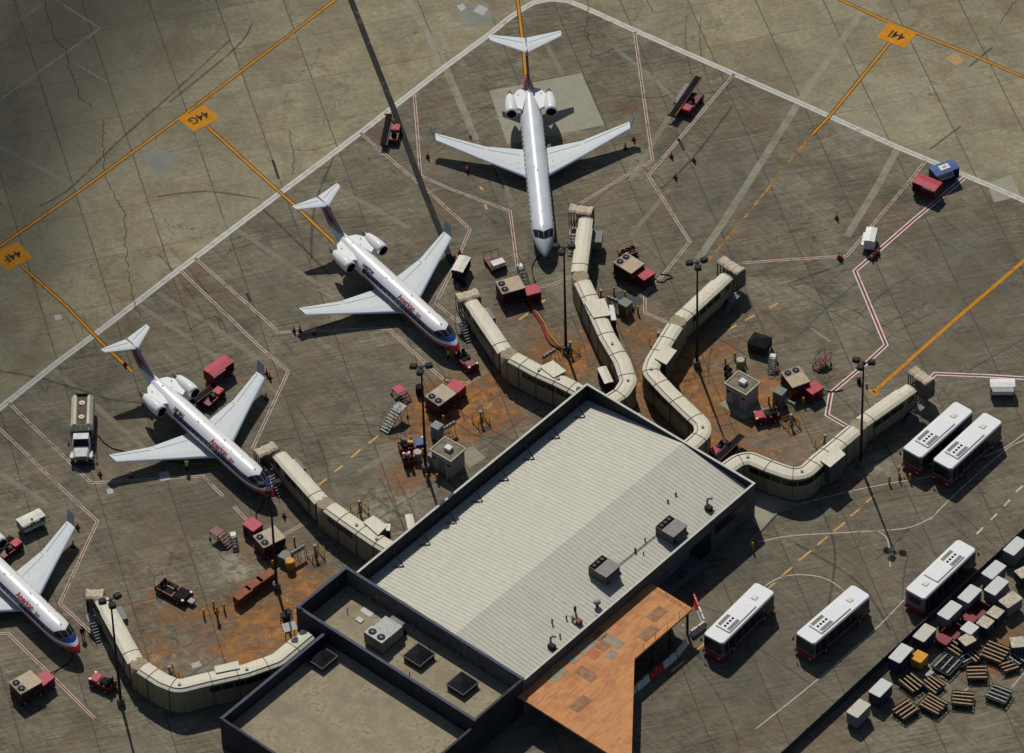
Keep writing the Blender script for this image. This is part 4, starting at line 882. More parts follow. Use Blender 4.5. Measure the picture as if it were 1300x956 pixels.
def aircraft(label, loc, rz, big, regno, title=True, grp=None):
    st = 5.45 if big else 0.0
    F0 = [(0, 1.60, .03, .03), (.12, 1.62, .17, .16), (.4, 1.68, .38, .35), (.85, 1.77, .63, .58), (1.35, 1.87, .84, .79), (1.8, 1.94, .98, .95), (2.3, 2.0, 1.10, 1.10), (2.9, 2.04, 1.22, 1.25), (3.6, 2.05, 1.30, 1.325), (4.4, 2.05, 1.345, 1.345), (8, 2.05, 1.345, 1.345), (12, 2.05, 1.345, 1.345)]
    T0 = [(16.8, 2.05, 1.345, 1.345), (18.2, 2.10, 1.28, 1.30), (19.8, 2.25, 1.10, 1.16), (21.4, 2.48, .82, .94), (22.8, 2.72, .52, .68), (23.8, 2.90, .28, .42), (24.4, 3.0, .10, .16)]
    ST = F0+[(x+st, z, w, h) for x, z, w, h in T0]
    def sec(aft):
        for i in range(len(ST)-1):
            if aft <= ST[i+1][0] or i == len(ST)-2:
                f = (aft-ST[i][0])/(ST[i+1][0]-ST[i][0]); f = max(0, min(1, f)); return [ST[i][k]+(ST[i+1][k]-ST[i][k])*f for k in (1, 2, 3)]
    def surf(aft, th, off=0.0):
        z, w, h = sec(aft); return Vector((-aft, -math.sin(th)*(w+off), z+math.cos(th)*(h+off)))
    rt = thing('passenger_jet', label, 'aircraft', loc, rz, grp)
    liv = liv_b if big else liv_a
    # fuselage, dense rings
    xs = []
    for i in range(len(ST)-1):
        n = max(1, int((ST[i+1][0]-ST[i][0])/.5)) if i > 5 else 3
        xs += [ST[i][0]+(ST[i+1][0]-ST[i][0])*k/n for k in range(n)]
    xs.append(ST[-1][0])
    rings = [[surf(x, 2*math.pi*k/48) for k in range(48)] for x in xs]
    fu = MB().loft(rings, True, True).build('fuselage', liv, rt)
    def patch(mb, a0, a1, t0, t1, fa0=None, fa1=None, na=4, ntt=5, off=.018):
        vs = []; 
        for i in range(ntt+1):
            th = t0+(t1-t0)*i/ntt; b0 = fa0(th) if fa0 else a0; b1 = fa1(th) if fa1 else a1
            for k in range(na+1): vs.append(surf(b0+(b1-b0)*k/na, th, off))
        fs = [(i*(na+1)+k, i*(na+1)+k+1, (i+1)*(na+1)+k+1, (i+1)*(na+1)+k) for i in range(ntt) for k in range(na)]
        mb.add(vs, fs, True)
    lo = lambda th: 1.62+.75*(abs(th)/R(62))**1.6
    hi = lambda th: 2.42+.98*(abs(th)/R(62))**1.15
    MB_ = MB(); patch(MB_, 0, 0, R(-66), R(66), lambda th: lo(th)-.05, lambda th: hi(th)+.05, off=.012, ntt=16); MB_.build('windshield_frame', mat('windshield_frame_grey', (0.20, 0.21, 0.23), .4), rt)
    for sg in (1, -1):
        for t0, t1 in ((1.5, 30), (33, 62)):
            mb = MB(); patch(mb, 0, 0, sg*R(t0), sg*R(t1), lo, hi, off=.022); mb.build('windshield_pane', glass_dark, rt)
    # cabin windows
    for sg in (1, -1):
        mb = MB(); x = 4.9+(0.0)
        while x < 16.4+st*.93:
            th = R(78); patch(mb, x, x+.27, sg*R(64), sg*R(77), na=1, ntt=3, off=.012); x += .80
        mb.build('cabin_window_row', glass_dark, rt)
    for sg in ((1, -1)):
        mb = MB()
        patch(mb, 3.98, 4.02, sg*R(58), sg*R(112), na=1, ntt=6, off=.01); patch(mb, 4.78, 4.82, sg*R(58), sg*R(112), na=1, ntt=6, off=.01); patch(mb, 4.0, 4.8, sg*R(58), sg*R(60), na=2, ntt=1, off=.01)
        mb.build('door_outline', grey_paint, rt)
    # wings
    wx = 0.0
    if big: LE = [(12.9, .6), (13.75, 1.4), (16.42, 5.6), (20.05, 11.3)]; TE = [(18.75, .6), (18.6, 1.4), (19.15, 5.6), (21.35, 11.3)]; zz = (1.25, 1.3, 1.62, 2.2)
    else: LE = [(8.8, .6), (9.65, 1.5), (12.35, 5.7), (15.05, 10.2)]; TE = [(14.6, .6), (14.4, 1.5), (15.0, 5.7), (16.55, 10.2)]; zz = (1.15, 1.2, 1.5, 2.0)
    for sg, nm in ((1, 'wing'), (-1, 'wing')):
        def foil(le, te, y, z, th):
            c = te-le; pr = [(0, 0), (.02, .35), (.08, .7), (.3, 1.0), (.6, .72), (1, .04), (.6, -.30), (.3, -.5), (.08, -.42), (.02, -.25)]
            return [Vector((-(le+c*px), sg*y, z+th*pz)) for px, pz in pr]
        rg = []
        for i in range(3):
            n = 4
            for k in range(n+(1 if i == 2 else 0)):
                f = k/n; le = LE[i][0]+(LE[i+1][0]-LE[i][0])*f; te = TE[i][0]+(TE[i+1][0]-TE[i][0])*f; y = LE[i][1]+(LE[i+1][1]-LE[i][1])*f; z = zz[i]+(zz[i+1]-zz[i])*f
                rg.append(foil(le, te, y, z, .24*(1-.62*y/11)))
        if sg < 0: rg = [list(reversed(r_)) for r_ in rg]
        w = MB().loft(rg, True, False).build(nm, wing_grey, rt)
        # leading edge strip
        mb = MB(); vs = []
        for i, (l, y) in enumerate(LE[1:]):
            z = zz[i+1]; th = .24*(1-.62*y/11); T = TE[i+1][0]; c_ = T-l
            vs += [(-(l-.012), sg*y, z+.02), (-(l+.05), sg*y, z+th*.62+.015), (-(l+.22), sg*y, z+th*.93+.015)]
        fs = [(3*i+k, 3*i+k+1, 3*i+4+k, 3*i+3+k) for i in range(2) for k in range(2)]
        mb.add(vs, fs, True); mb.build('leading_edge', leading_edge, w)
        # flap / aileron gaps
        mb = MB()
        for i in (1, 2):
            y0, y1 = LE[i][1], LE[i+1][1]; 
            def pt(y, fr, i=i):
                f = (y-LE[i][1])/(LE[i+1][1]-LE[i][1]); le = LE[i][0]+(LE[i+1][0]-LE[i][0])*f; te = TE[i][0]+(TE[i+1][0]-TE[i][0])*f
                th = .24*(1-.62*y/11); z = zz[i]+(zz[i+1]-zz[i])*f
                return Vector((-(le+(te-le)*fr), sg*y, z+th*.62*(1-(fr-.6)/.4)+.03))
            a0, b0 = pt(y0+.25, .76), pt(y1-.3, .76)
            mb.bar(a0, b0, .035)
            mb.bar(pt(y1-.3, .76), pt(y1-.3, .99), .03)
        mb.build('flap_gap', grey_paint, w)
        # winglet
        le, te, y, z = LE[3][0], TE[3][0], LE[3][1], zz[3]
        h = 1.05; q = [(-(le+.05), y, z), (-(te+.0), y, z), (-(te+.55), y+.60, z+h), (-(le+1.0), y+.60, z+h)]
        mb = MB(); vs = [(a_, sg*(b_+.03), c_) for a_, b_, c_ in q]+[(a_, sg*(b_-.03), c_+.03) for a_, b_, c_ in q]
        mb.add(vs, [(0, 1, 2, 3), (7, 6, 5, 4), (0, 4, 5, 1), (1, 5, 6, 2), (2, 6, 7, 3), (3, 7, 4, 0)]); mb.build('winglet', fin_silver, w)
        if big:
            mb = MB()
            for k in range(4): mb.box((-15.6, sg*(2.0+.26*k), 1.3+.235), (1.2, .07, .02))
            mb.build('wing_walk_marks', grey_paint, w)
        # engine
        ex, ey, ez = (22.75, 2.30, 3.15) if big else (17.3, 2.28, 3.0)
        k_ = 0.97
        prof = [(0, .60), (.05, .68), (.35, .735), (1.0, .755), (1.8, .71), (2.5, .60), (3.1, .48)]
        rg = [[Vector((-(ex+a_), sg*ey+r_*k_*math.cos(2*math.pi*i/28), ez+r_*k_*math.sin(2*math.pi*i/28))) for i in range(28)] for a_, r_ in prof]
        en = MB().loft(rg, False, True).build('engine', eng_white, rt)
        rg = [[Vector((-(ex+a_), sg*ey+r_*k_*math.cos(2*math.pi*i/28), ez+r_*k_*math.sin(2*math.pi*i/28))) for i in range(28)] for a_, r_ in ((.0, .60), (.02, .55), (.35, .53), (.6, .52))]
        MB().loft(rg, True, True).build('intake', black_void, en)
        rg = [[Vector((-(ex+a_), sg*ey+r_*k_*math.cos(2*math.pi*i/28), ez+r_*k_*math.sin(2*math.pi*i/28))) for i in range(28)] for a_, r_ in ((-.01, .60), (-.03, .63), (.02, .68), (.12, .715))]
        MB().loft(rg, False, True).build('intake_lip', lip, en)
        rg = [[Vector((-(ex+a_), sg*ey+r_*k_*math.cos(2*math.pi*i/20), ez+r_*k_*math.sin(2*math.pi*i/20))) for i in range(20)] for a_, r_ in ((3.0, .44), (3.3, .40), (4.0, .16), (4.25, .03))]
        MB().loft(rg, True, True).build('exhaust_cone', exhaust_m, en)
        # pylon
        q = [(ex+.55, 1.0), (ex+1.0, 1.75), (ex+3.2, 1.85), (ex+4.0, 1.35), (ex+4.3, .6), (ex+3.0, .4)]
        mb = MB(); n = len(q); vs = [(-a_, sg*b_, ez+.16) for a_, b_ in q]+[(-a_, sg*b_, ez-.10) for a_, b_ in q]
        f_ = [tuple(range(n)), tuple(reversed(range(n, 2*n)))]+[(i, i+n, (i+1) % n+n, (i+1) % n) for i in range(n)]
        if sg > 0: f_ = [tuple(reversed(x)) for x in f_]
        mb.add(vs, f_); mb.build('pylon', eng_white, en)
        mb = MB(); mb.cyl((-(ex+3.1), sg*(ey-.95), ez+.20), .07, .03, 8); mb.build('vent_mark', black_void, en)
        # tailplane
        zt_ = 6.95 if big else 5.85
        tl, tt, ty = ((29.0, 31.7, 0.0), (31.75, 32.75, 4.2), 0) if big else ((24.6, 26.75, 0.0), (26.55, 27.3, 3.12), 0)
        rg = []
        for k in range(5):
            f = k/4; le = tl[0]+(tt[0]-tl[0])*f; te = tl[1]+(tt[1]-tl[1])*f; y = tt[2]*f
            c_ = te-le; th = .13*(1-.5*f)
            r_ = [Vector((-(le+c_*px), sg*y, zt_-.08*f+th*pz)) for px, pz in [(0, 0), (.05, .55), (.3, 1), (.6, .7), (1, .04), (.6, -.5), (.3, -.8), (.05, -.5)]]
            rg.append(r_ if sg > 0 else list(reversed(r_)))
        ts = MB().loft(rg, True, False).build('tailplane', wing_grey, rt)
        mb = MB(); mb.bar((-(tl[0]+(tl[1]-tl[0])*.66), sg*.3, zt_+.10), (-(tt[0]+(tt[1]-tt[0])*.66), sg*(tt[2]-.15), zt_-.0), .03); mb.build('elevator_gap', grey_paint, ts)
    # fin
    if big: q = [(26.4, 3.25), (28.9, 6.85), (31.6, 6.85), (30.0, 3.0)]; 
    else: q = [(21.2, 3.15), (24.2, 5.78), (26.7, 5.78), (24.4, 2.95)]
    rg = []
    for k in range(6):
        f = k/5; le = q[0][0]+(q[1][0]-q[0][0])*f; te = q[3][0]+(q[2][0]-q[3][0])*f; z = q[0][1]+(q[1][1]-q[0][1])*f; z2 = q[3][1]+(q[2][1]-q[3][1])*f; c_ = te-le
        th = .20*(1-.35*f)
        rg.append([Vector((-(le+c_*px), th*py, z+(z2-z)*px)) for px, py in [(0, 0), (.06, .5), (.3, .95), (.6, .75), (1, .06), (1, -.06), (.6, -.75), (.3, -.95), (.06, -.5)]])
    fin = MB().loft([list(reversed(r_)) for r_ in rg], True, True).build('fin', fin_silver if not big else mat('fin_slate', (0.10, 0.11, 0.15), .3, metal=.3), rt)
    mb = MB(); mb.tube([(-q[0][0]+.5, 0, q[0][1]-.05), (-q[0][0]-.35, 0, q[0][1]+.18), (-q[0][0]-1.2, 0, q[0][1]+.35)], .17, 10); mb.build('dorsal_scoop', eng_white, fin)
    mb = MB(); zt_ = q[1][1]; mb.tube([(-(q[1][0]-.15), 0, zt_+.08), (-(q[1][0]+.8), 0, zt_+.12), (-(q[2][0]+.15), 0, zt_+.06)], .13, 10); mb.build('tail_bullet', fin_silver, fin)
    if not big:
        for sg in (1, -1):
            def fp(f, g_, o=.225):
                le = q[0][0]+(q[1][0]-q[0][0])*f; te = q[3][0]+(q[2][0]-q[3][0])*f; z = q[0][1]+(q[1][1]-q[0][1])*f
                return Vector((-(le+(te-le)*g_), sg*(o-.07*f-.04*abs(g_-.35)), z))
            def dec(name, pts, m_):
                mb = MB(); V = [fp(*p) for p in pts]; n = len(V); mb.add(V, [tuple(range(n))] if True else []); o_ = mb.build(name, m_, fin)
            dec('emblem_red', [(.36, .22), (.60, .26), (.86, .42), (.94, .60), (.74, .58), (.46, .46)], mat('emblem_red', (0.45, 0.015, 0.02), .4, dirt_amt=0))
            dec('emblem_blue', [(.22, .60), (.40, .52), (.66, .66), (.84, .78), (.60, .78), (.34, .74)], blue_mark)
            dec('fin_edge_stripe', [(.02, .985), (.98, .985), (.98, .90), (.02, .86)], fin_dark)
    # lettering wrapped on the crown side
    def letter(txt, name, a_start, th_base, h, m_, sx=1.0, side=1, bold=.02, shear=0.0):
        cu = bpy.data.curves.new(name, 'FONT'); cu.body = txt; cu.size = h; cu.offset = bold; cu.shear = shear; cu.align_x = 'LEFT'
        t = bpy.data.objects.new('tmp', cu); me = bpy.data.meshes.new_from_object(t)
        import bmesh; bm = bmesh.new(); bm.from_mesh(me)
        for k in range(2): bmesh.ops.subdivide_edges(bm, edges=[e for e in bm.edges if e.calc_length() > .12], cuts=1)
        bmesh.ops.triangulate(bm, faces=bm.faces[:])
        for v in bm.verts:
            x, y = v.co.x*sx, v.co.y
            if side > 0: aft = a_start-x; th = th_base-y/1.345
            else: aft = a_start+x; th = -(th_base-y/1.345)
            v.co = surf(aft, th, .022)
        bm.to_mesh(me); bm.free(); me.materials.clear(); me.materials.append(m_)
        o_ = bpy.data.objects.new(name, me); COL.objects.link(o_); o_.parent = fu
    if title:
        for sd in (1, -1):
            if sd > 0: letter('American', 'airline_title', 10.2, R(50), .90, text_red, .86, 1, .018); letter('Eagle', 'airline_title', 6.75, R(49), .48, text_red, .82, 1, .008, .3)
            else: letter('American', 'airline_title', 5.2, R(64), .9, text_red, .86, -1, .022); letter('Eagle', 'airline_title', 8.7, R(64), .50, text_red, .82, -1, .012, .3)
        letter(regno, 'registration', 16.9, R(51), .62, text_blk, .85, 1, .018)
    # small crown fittings
    mb = MB()
    for x, th in ((3.3, 0), (5.6, 0), (7.2, 8), (9.0, -6), (13.2, 12)): p = surf(x, R(th), 0); mb.box(p+Vector((0, 0, .05)), (.22, .04, .16))
    mb.build('antenna', grey_paint, fu)
    mb = MB(); mb.dome(tuple(surf(12.6, 0, -.02)), .08, .14, 8); mb.build('beacon', bright_red, fu)
    if not big:
        mb = MB(); p = surf(20.2, R(2), .012); mb.cyl(tuple(p), .13, .02, 10); p = surf(19.6, R(-38), .012); mb.cyl(tuple(p), .08, .02, 8); mb.build('crown_port', black_void, fu)
    # undercarriage
    gx = 17.2 if big else 13.6
    for x, y, nm in ((3.0, 0, 'nose_gear'), (gx, 1.6, 'main_gear'), (gx, -1.6, 'main_gear')):
        r_ = .22 if x < 5 else .36
        mb = MB(); mb.tube([(-x, y, r_), (-x, y, 1.2)], .07, 8); g_ = mb.build(nm, steel, rt)
        for s_ in (-.2, .2): mb = MB(); mb.cyl((-x, y+s_, r_), r_, .18, 14, axis='Y'); mb.build('wheel', black_rubber, g_)
    return rt
def nosepos(px, py, z, rz): p = G(px, py, z); return Vector((p.x, p.y, 0))
aircraft('larger silver and white jet with a red tail root and no stripes', (4.170, 17.730, 0), -1.52562, True, '', False)
aircraft('striped American jet in the middle with a maroon tug at its red nose', (-5.808, 2.588, 0), -0.94219, False, 'N407SW', True, 'striped regional jets')
aircraft('striped American jet beside the white tanker truck, its nose tip behind the lamp heads', (-26.298, -19.370, 0), -0.91237, False, 'N868AS', True, 'striped regional jets')
p4 = G(101.5, 829, 1.6)
aircraft('striped American jet at the bottom left, its tail cut off by the frame edge', (p4.x, p4.y, 0), -0.915, False, 'N871AS', True, 'striped regional jets')
# ---------------------------------------------------------------- lamp masts
def make_mast(label, h=15.86):
    r_ = thing('lamp_mast', label, 'lamp mast', (0, 0, 0), 0, 'tall apron lamp masts')
    MB().cyl((0, 0, .45), .42, .9, 16).build('base', mat('mast_base', (0.14, 0.13, 0.12), .8), r_)
    MB().tube([(0, 0, .9), (0, 0, h-.1)], .17, 12, True, .085).build('pole', dark_metal, r_)
    mb = MB()
    for k in range(4): mb.box((.28*math.cos(R(90*k)), .28*math.sin(R(90*k)), .95), (.1, .1, .15))
    mb.build('bolt_cap', steel, r_)
    MB().cyl((0, 0, h-.1), .2, .35, 10).build('bracket_hub', dark_metal, r_)
    for ang in (8, 165, 255):
        c, s = math.cos(R(ang)), math.sin(R(ang))
        mb = MB(); mb.tube([(0, 0, h-.1), (c*.5, s*.5, h+.05)], .06, 6); a_ = mb.build('arm', dark_metal, r_)
        mb = MB(); mb.rbox(-.42, .42, -.38, .38, -.04, .36, .22, .12); hd = mb.build('lamp_head', mat('lamp_head_shell', (0.03, 0.03, 0.028), .7), r_); hd.location = (c*.86, s*.86, h-.08); hd.rotation_euler.z = R(ang)
        g_ = MB().b2(-.33, .33, -.30, .30, -.07, -.042).build('lens', mat('lamp_lens', (0.5, 0.5, 0.48), .15, dirt_amt=.1), hd)
    return r_
M0 = make_mast('lamp mast right of the larger jet nose, standing by the yellow guard frame')
M0.location = G(718.5, 446)
for q, lb, rz in [((885, 465), 'lamp mast in front of the boarding bridge that has no aircraft', .3), ((540.6, 597.7), 'lamp mast standing against the hut beside the terminal roof', .1), ((1092.5, 592), 'lamp mast between the bent bridge and the parked pair of buses', -.2), ((351.5, 747), 'lamp mast beside the three rusty brown boxes', .2)]:
    copy_tree(M0, lb, G(*q), rz)
c_ = copy_tree(M0, 'lamp mast rising beside the boarding bridge at the bottom left', G(153.5, 893), .5)

# ---------------------------------------------------------------- buses
def make_bus(label):
    r_ = thing('airfield_bus', label, 'bus', (0, 0, 0), 0, 'white airfield buses')
    L, w, h = 9.4, 2.55, 2.95
    body = mat('bus_body_silver', (0.15, 0.155, 0.17), .4, coat=.2); rw = mat('bus_roof_white', (0.70, 0.71, 0.72), .45, var=.04, dirt=(0.6, 0.6, 0.58), dirt_amt=.2)
    mb = MB(); mb.rbox(-L/2, L/2, -w/2, w/2, .35, 2.78, .22, .05); mb.build('body', body, r_)
    mb = MB(); mb.loft([[(x, y*s, z) for x, y in ((L/2-.02, -w/2+.25), (L/2-.02, w/2-.25), (L/2-.25, w/2+.0), (-L/2+.15, w/2+.0), (-L/2-.02, w/2-.25), (-L/2-.02, -w/2+.25), (-L/2+.15, -w/2), (L/2-.25, -w/2))] for s, z in ((1.0, 2.72), (1.01, 2.84), (.93, 2.95))], True, False)
    ro = mb.build('roof', rw, r_)
    mb = MB(); mb.rbox(-1.9, 3.0, -.95, .95, 2.93, 3.10, .12, .06); mb.build('roof_pod', rw, ro)
    mb = MB()
    for s in (-1, 1): mb.b2(.95, 2.75, s*.42, s*.82, 3.095, 3.125)
    mb.build('vent_grille', mat('bus_grille', (0.20, 0.20, 0.185), .6), ro)
    for k in range(4): MB().cyl((1.15+.45*k, 0, 3.105), .15, .03, 14).build('fan', black_void, ro)
    MB().b2(-3.1, -2.5, -.3, .3, 2.95, 3.03).build('roof_hatch', mat('hatch_cream', (0.66, 0.63, 0.52), .5), ro)
    # glazing
    for s in (-1, 1):
        gl = MB().b2(-L/2+.25, L/2-.35, s*(w/2+.002), s*(w/2+.02), 1.0, 2.55).build('side_window', glass_dark, r_)
        mb = MB()
        for k in range(7): mb.b2(-3.9+1.25*k, -3.84+1.25*k, s*(w/2+.02), s*(w/2+.03), 1.0, 2.55)
        mb.build('window_pillar', body, gl)
        MB().b2(-L/2+.1, L/2-.1, s*(w/2+.002), s*(w/2+.022), .42, .72).build('red_skirt', mat('bus_red', (0.28, 0.012, 0.02), .4), r_)
        for x in (-2.9, 2.7):
            mb = MB(); mb.cyl((x, s*(w/2-.12), .48), .48, .3, 20, axis='Y'); wh = mb.build('wheel', black_rubber, r_)
            MB().cyl((x, s*(w/2+.035), .48), .24, .03, 14, axis='Y').build('rim', steel, wh)
    MB().b2(L/2+.002, L/2+.03, -w/2+.18, w/2-.18, 1.15, 2.62).build('windscreen', glass_dark, r_)
    mb = MB(); mb.rbox(L/2-.05, L/2+.16, -w/2+.02, w/2-.02, .33, .82, .08); mb.build('front_bumper', MATS['bus_red'], r_)
    mb = MB(); mb.rbox(-L/2-.12, -L/2+.05, -w/2+.02, w/2-.02, .33, .78, .08); mb.build('rear_bumper', MATS['bus_red'], r_)
    MB().b2(-L/2-.03, -L/2-.002, -.8, .8, 1.5, 2.4).build('rear_window', glass_dark, r_)
    for s in (-1, 1):
        MB().b2(L/2+.16, L/2+.18, s*.75, s*1.05, .5, .68).build('headlight', mat('lamp_glass', (0.6, 0.6, 0.58), .1), r_)
        MB().b2(-L/2-.03, -L/2-.002, s*1.0, s*1.15, 1.0, 1.3).build('tail_light', bright_red, r_)
        mb = MB(); mb.bar((L/2-.1, s*(w/2), 2.5), (L/2+.2, s*(w/2+.12), 2.35), .05); mb.rbox(L/2+.12, L/2+.24, s*(w/2+.12)-.1, s*(w/2+.12)+.1, 1.9, 2.3, .04); mb.build('mirror', dark_metal, r_)
    return r_
B0 = make_bus('left bus of the pair parked side by side near the bent boarding bridge')
def put_bus(rear, front, lb):
    c, rz, L = pose(rear, front, 2.9); return c, rz
c, rz = put_bus((1221.8, 518), (1159.6, 573.5), ''); B0.location = c; B0.rotation_euler.z = rz
BL_ = [((1258.5, 532), (1198, 587.7), 'right bus of the pair parked side by side, over its own long shadow'),
       ((1163.4, 752.3), (1225.8, 693), 'bus facing away from the camera beside the rows of white containers'),
       ((969, 748.4), (907.4, 809.2), 'bus nearest the terminal, next to the red and white barriers'),
       ((1090.5, 752), (1024.4, 808.8), 'bus standing alone between the terminal-side bus and the one facing away')]
for a_, b_, lb in BL_: c, rz = put_bus(a_, b_, lb); copy_tree(B0, lb, c, rz)

# ---------------------------------------------------------------- generic pieces
def wheels(par, pts, r, w=.2, y=True):
    for x, yy in pts:
        mb = MB(); mb.cyl((x, yy, r), r, w, 14, axis='Y'); wh = mb.build('wheel', black_rubber, par)
        MB().cyl((x, yy+(w/2+.005)*(1 if yy > 0 else -1), r), r*.5, .02, 10, axis='Y').build('rim', steel, wh)
# fuel tanker
c, rz, L = pose((105, 508), (102.5, 574), 1.9)
rt = thing('fuel_tanker', 'cream fuel tanker truck with a white cab parked beside the leftmost complete jet', 'tanker truck', c, rz)
mb = MB(); mb.rbox(-4.4, 4.4, -.45, .45, .55, .85, .05); mb.build('chassis', dark_metal, rt)
mb = MB(); pr = [(1.25, .9), (1.28, 1.5), (1.2, 2.15), (.85, 2.62), (.62, 2.62), (.58, 2.45), (-.58, 2.45), (-.62, 2.62), (-.85, 2.62), (-1.2, 2.15), (-1.28, 1.5), (-1.25, .9)]
mb.loft([[(x, y, z) for y, z in pr] for x in (-4.3, .35)], True, False); tk = mb.build('tank', cream_paint, rt)
MB().b2(-4.25, .3, -.55, .55, 2.455, 2.475).build('walkway', mat('walkway_brown', (0.13, 0.095, 0.06), .9, var=.3), tk)
for x in (-3.0, -.8):
    f = MB().cyl((x, 0, 2.52), .33, .1, 18).build('manhole', white_paint, tk); MB().cyl((x, 0, 2.59), .14, .05, 12).build('manhole_cap', tan_paint, f)
MB().b2(-4.35, -4.2, -.8, .8, 2.3, 2.7).build('rear_guard', dark_metal, rt)
mb = MB()
for y in (-1.2, 0, 1.2): mb.bar((.5, y, 2.55), (1.35, y, 2.55), .05)
for x in (.5, 1.35): mb.bar((x, -1.2, 2.55), (x, 1.2, 2.55), .05)
for x in (.5, 1.35):
    for y in (-1.2, 1.2): mb.bar((x, y, .9), (x, y, 2.55), .05)
mb.build('hose_rack', steel, rt); MB().rbox(.5, 1.35, -1.1, 1.1, .8, 1.5, .05).build('pump_box', dark_metal, rt); mb = MB(); mb.dome((1.05, .85, 2.3), .16, .3, 10); mb.build('lamp', white_paint, rt)
mb = MB(); mb.loft([[(1.55, y, z) for y, z in ((.95, .75), (.98, 1.7), (.85, 2.35), (-.85, 2.35), (-.98, 1.7), (-.95, .75))], [(2.45, y, z) for y, z in ((.95, .75), (.98, 1.7), (.82, 2.35), (-.82, 2.35), (-.98, 1.7), (-.95, .75))], [(3.0, y, z) for y, z in ((.95, .75), (.97, 1.62), (.93, 1.64), (-.93, 1.64), (-.97, 1.62), (-.95, .75))]], True, False)
cb = mb.build('cab', white_paint, rt)
mb = MB(); mb.add([(2.50, -.74, 2.29), (2.50, .74, 2.29), (2.985, .86, 1.68), (2.985, -.86, 1.68)], [(0, 3, 2, 1)]); o_ = mb.build('windscreen', glass_dark, cb); o_.location = (.015, 0, .02)
mb = MB(); mb.loft([[(3.0, y, z) for y, z in ((.9, .75), (.92, 1.45), (.75, 1.63), (-.75, 1.63), (-.92, 1.45), (-.9, .75))], [(4.25, y, z) for y, z in ((.72, .75), (.74, 1.25), (.6, 1.42), (-.6, 1.42), (-.74, 1.25), (-.72, .75))]], True, False); mb.build('bonnet', white_paint, rt)
for s in (1, -1):
    mb = MB(); mb.rbox(3.1, 4.15, s*1.05-.22, s*1.05+.22, .75, 1.12, .12); mb.build('mudguard', white_paint, rt)
    mb = MB(); mb.bar((2.6, s*.98, 1.9), (2.7, s*1.35, 1.85), .04); mb.rbox(2.62, 2.75, s*1.38-.09, s*1.38+.09, 1.45, 1.95, .03); mb.build('mirror', dark_metal, rt)
    MB().b2(4.42, 4.44, s*.5, s*.75, .8, .98).build('headlight', MATS['lamp_glass'], rt)
MB().b2(4.255, 4.3, -.6, .6, .75, 1.25).build('grille', grey_paint, rt); MB().rbox(4.25, 4.5, -1.2, 1.2, .42, .7, .06).build('bumper', dark_metal, rt)
wheels(rt, [(3.6, 1.0), (3.6, -1.0), (-1.9, 1.0), (-1.9, -1.0), (-3.2, 1.0), (-3.2, -1.0)], .5, .34)

def hose(name, pts, r, mt, lb, z=.06, cat='hose', grp=None):
    P = [G(p[0], p[1], p[2] if len(p) > 2 else z) for p in pts]; P = fillet(P, 1.2); mb = MB(); mb.tube(P, r, 8); return tag(mb.build(name, mt), lb, cat, grp)
hose('fuel_hose', [(124, 552, .1), (131, 561, .07), (142, 569, .07), (160, 573.5, .07), (190, 579, .07), (215, 585, .07), (235, 588, .1)], .055, black_rubber, 'black fuel hose lying from the tanker to under the wing')
hose('fuel_hose', [(238, 587, .9), (245, 589, .06), (262, 589, .06), (275, 590, .06)], .05, mat('yellow_hose', (0.4, 0.35, 0.02), .6), 'thin yellow hose on the ground by the worker under the wing')
hose('power_cable', [(681, 361, 1.0), (677, 352, .06), (675, 340, .06), (680, 328, .06), (690, 322, .5)], .06, black_rubber, 'black power cable looping from the red unit to the larger jet nose', cat='cable')
hose('power_cable', [(61, 856, .8), (70, 852, .06), (82, 845, .06), (90, 838, .3), (94, 826, .9)], .06, black_rubber, 'black power cable to the bottom left jet nose', cat='cable')
hose('power_cable', [(326, 655, .9), (324, 652, .06), (331, 646, .06), (336, 633, .9)], .06, black_rubber, 'black power cable hanging from the nose of the jet by the tanker', cat='cable')
hose('air_hose', [(668, 383, .1), (677, 395, .1), (688, 411, .1), (694, 428, .1), (700, 437, .1), (712, 444, .1)], .15, hose_red, 'thick red-brown air hose from the red unit towards the mast frame')
hose('air_hose', [(671, 383, .1), (681, 396, .1), (691, 410, .1), (697, 424, .1), (707, 436, .1), (715, 444, .1)], .08, yellow_paint, 'thin yellow hose running along the thick red-brown one')
hose('power_cable', [(828, 351, .7), (835, 357, .06), (842, 359, .06), (847, 354, .06), (855, 353, .06), (850, 349, .06), (838, 348, .06)], .06, black_rubber, 'looped black cable by the unit right of the tall bridge', cat='cable')
hose('power_cable', [(1040, 494, .8), (1050, 497, .06), (1062, 497, .06), (1070, 495, .06)], .06, black_rubber, 'black cable crossing the bold red and white line', cat='cable')
hose('power_cable', [(571, 486, .8), (563, 484, .5), (566, 479, 1.3), (573, 481, 1.4)], .05, black_rubber, 'black cable arched over the red unit in front of the middle jet', cat='cable')

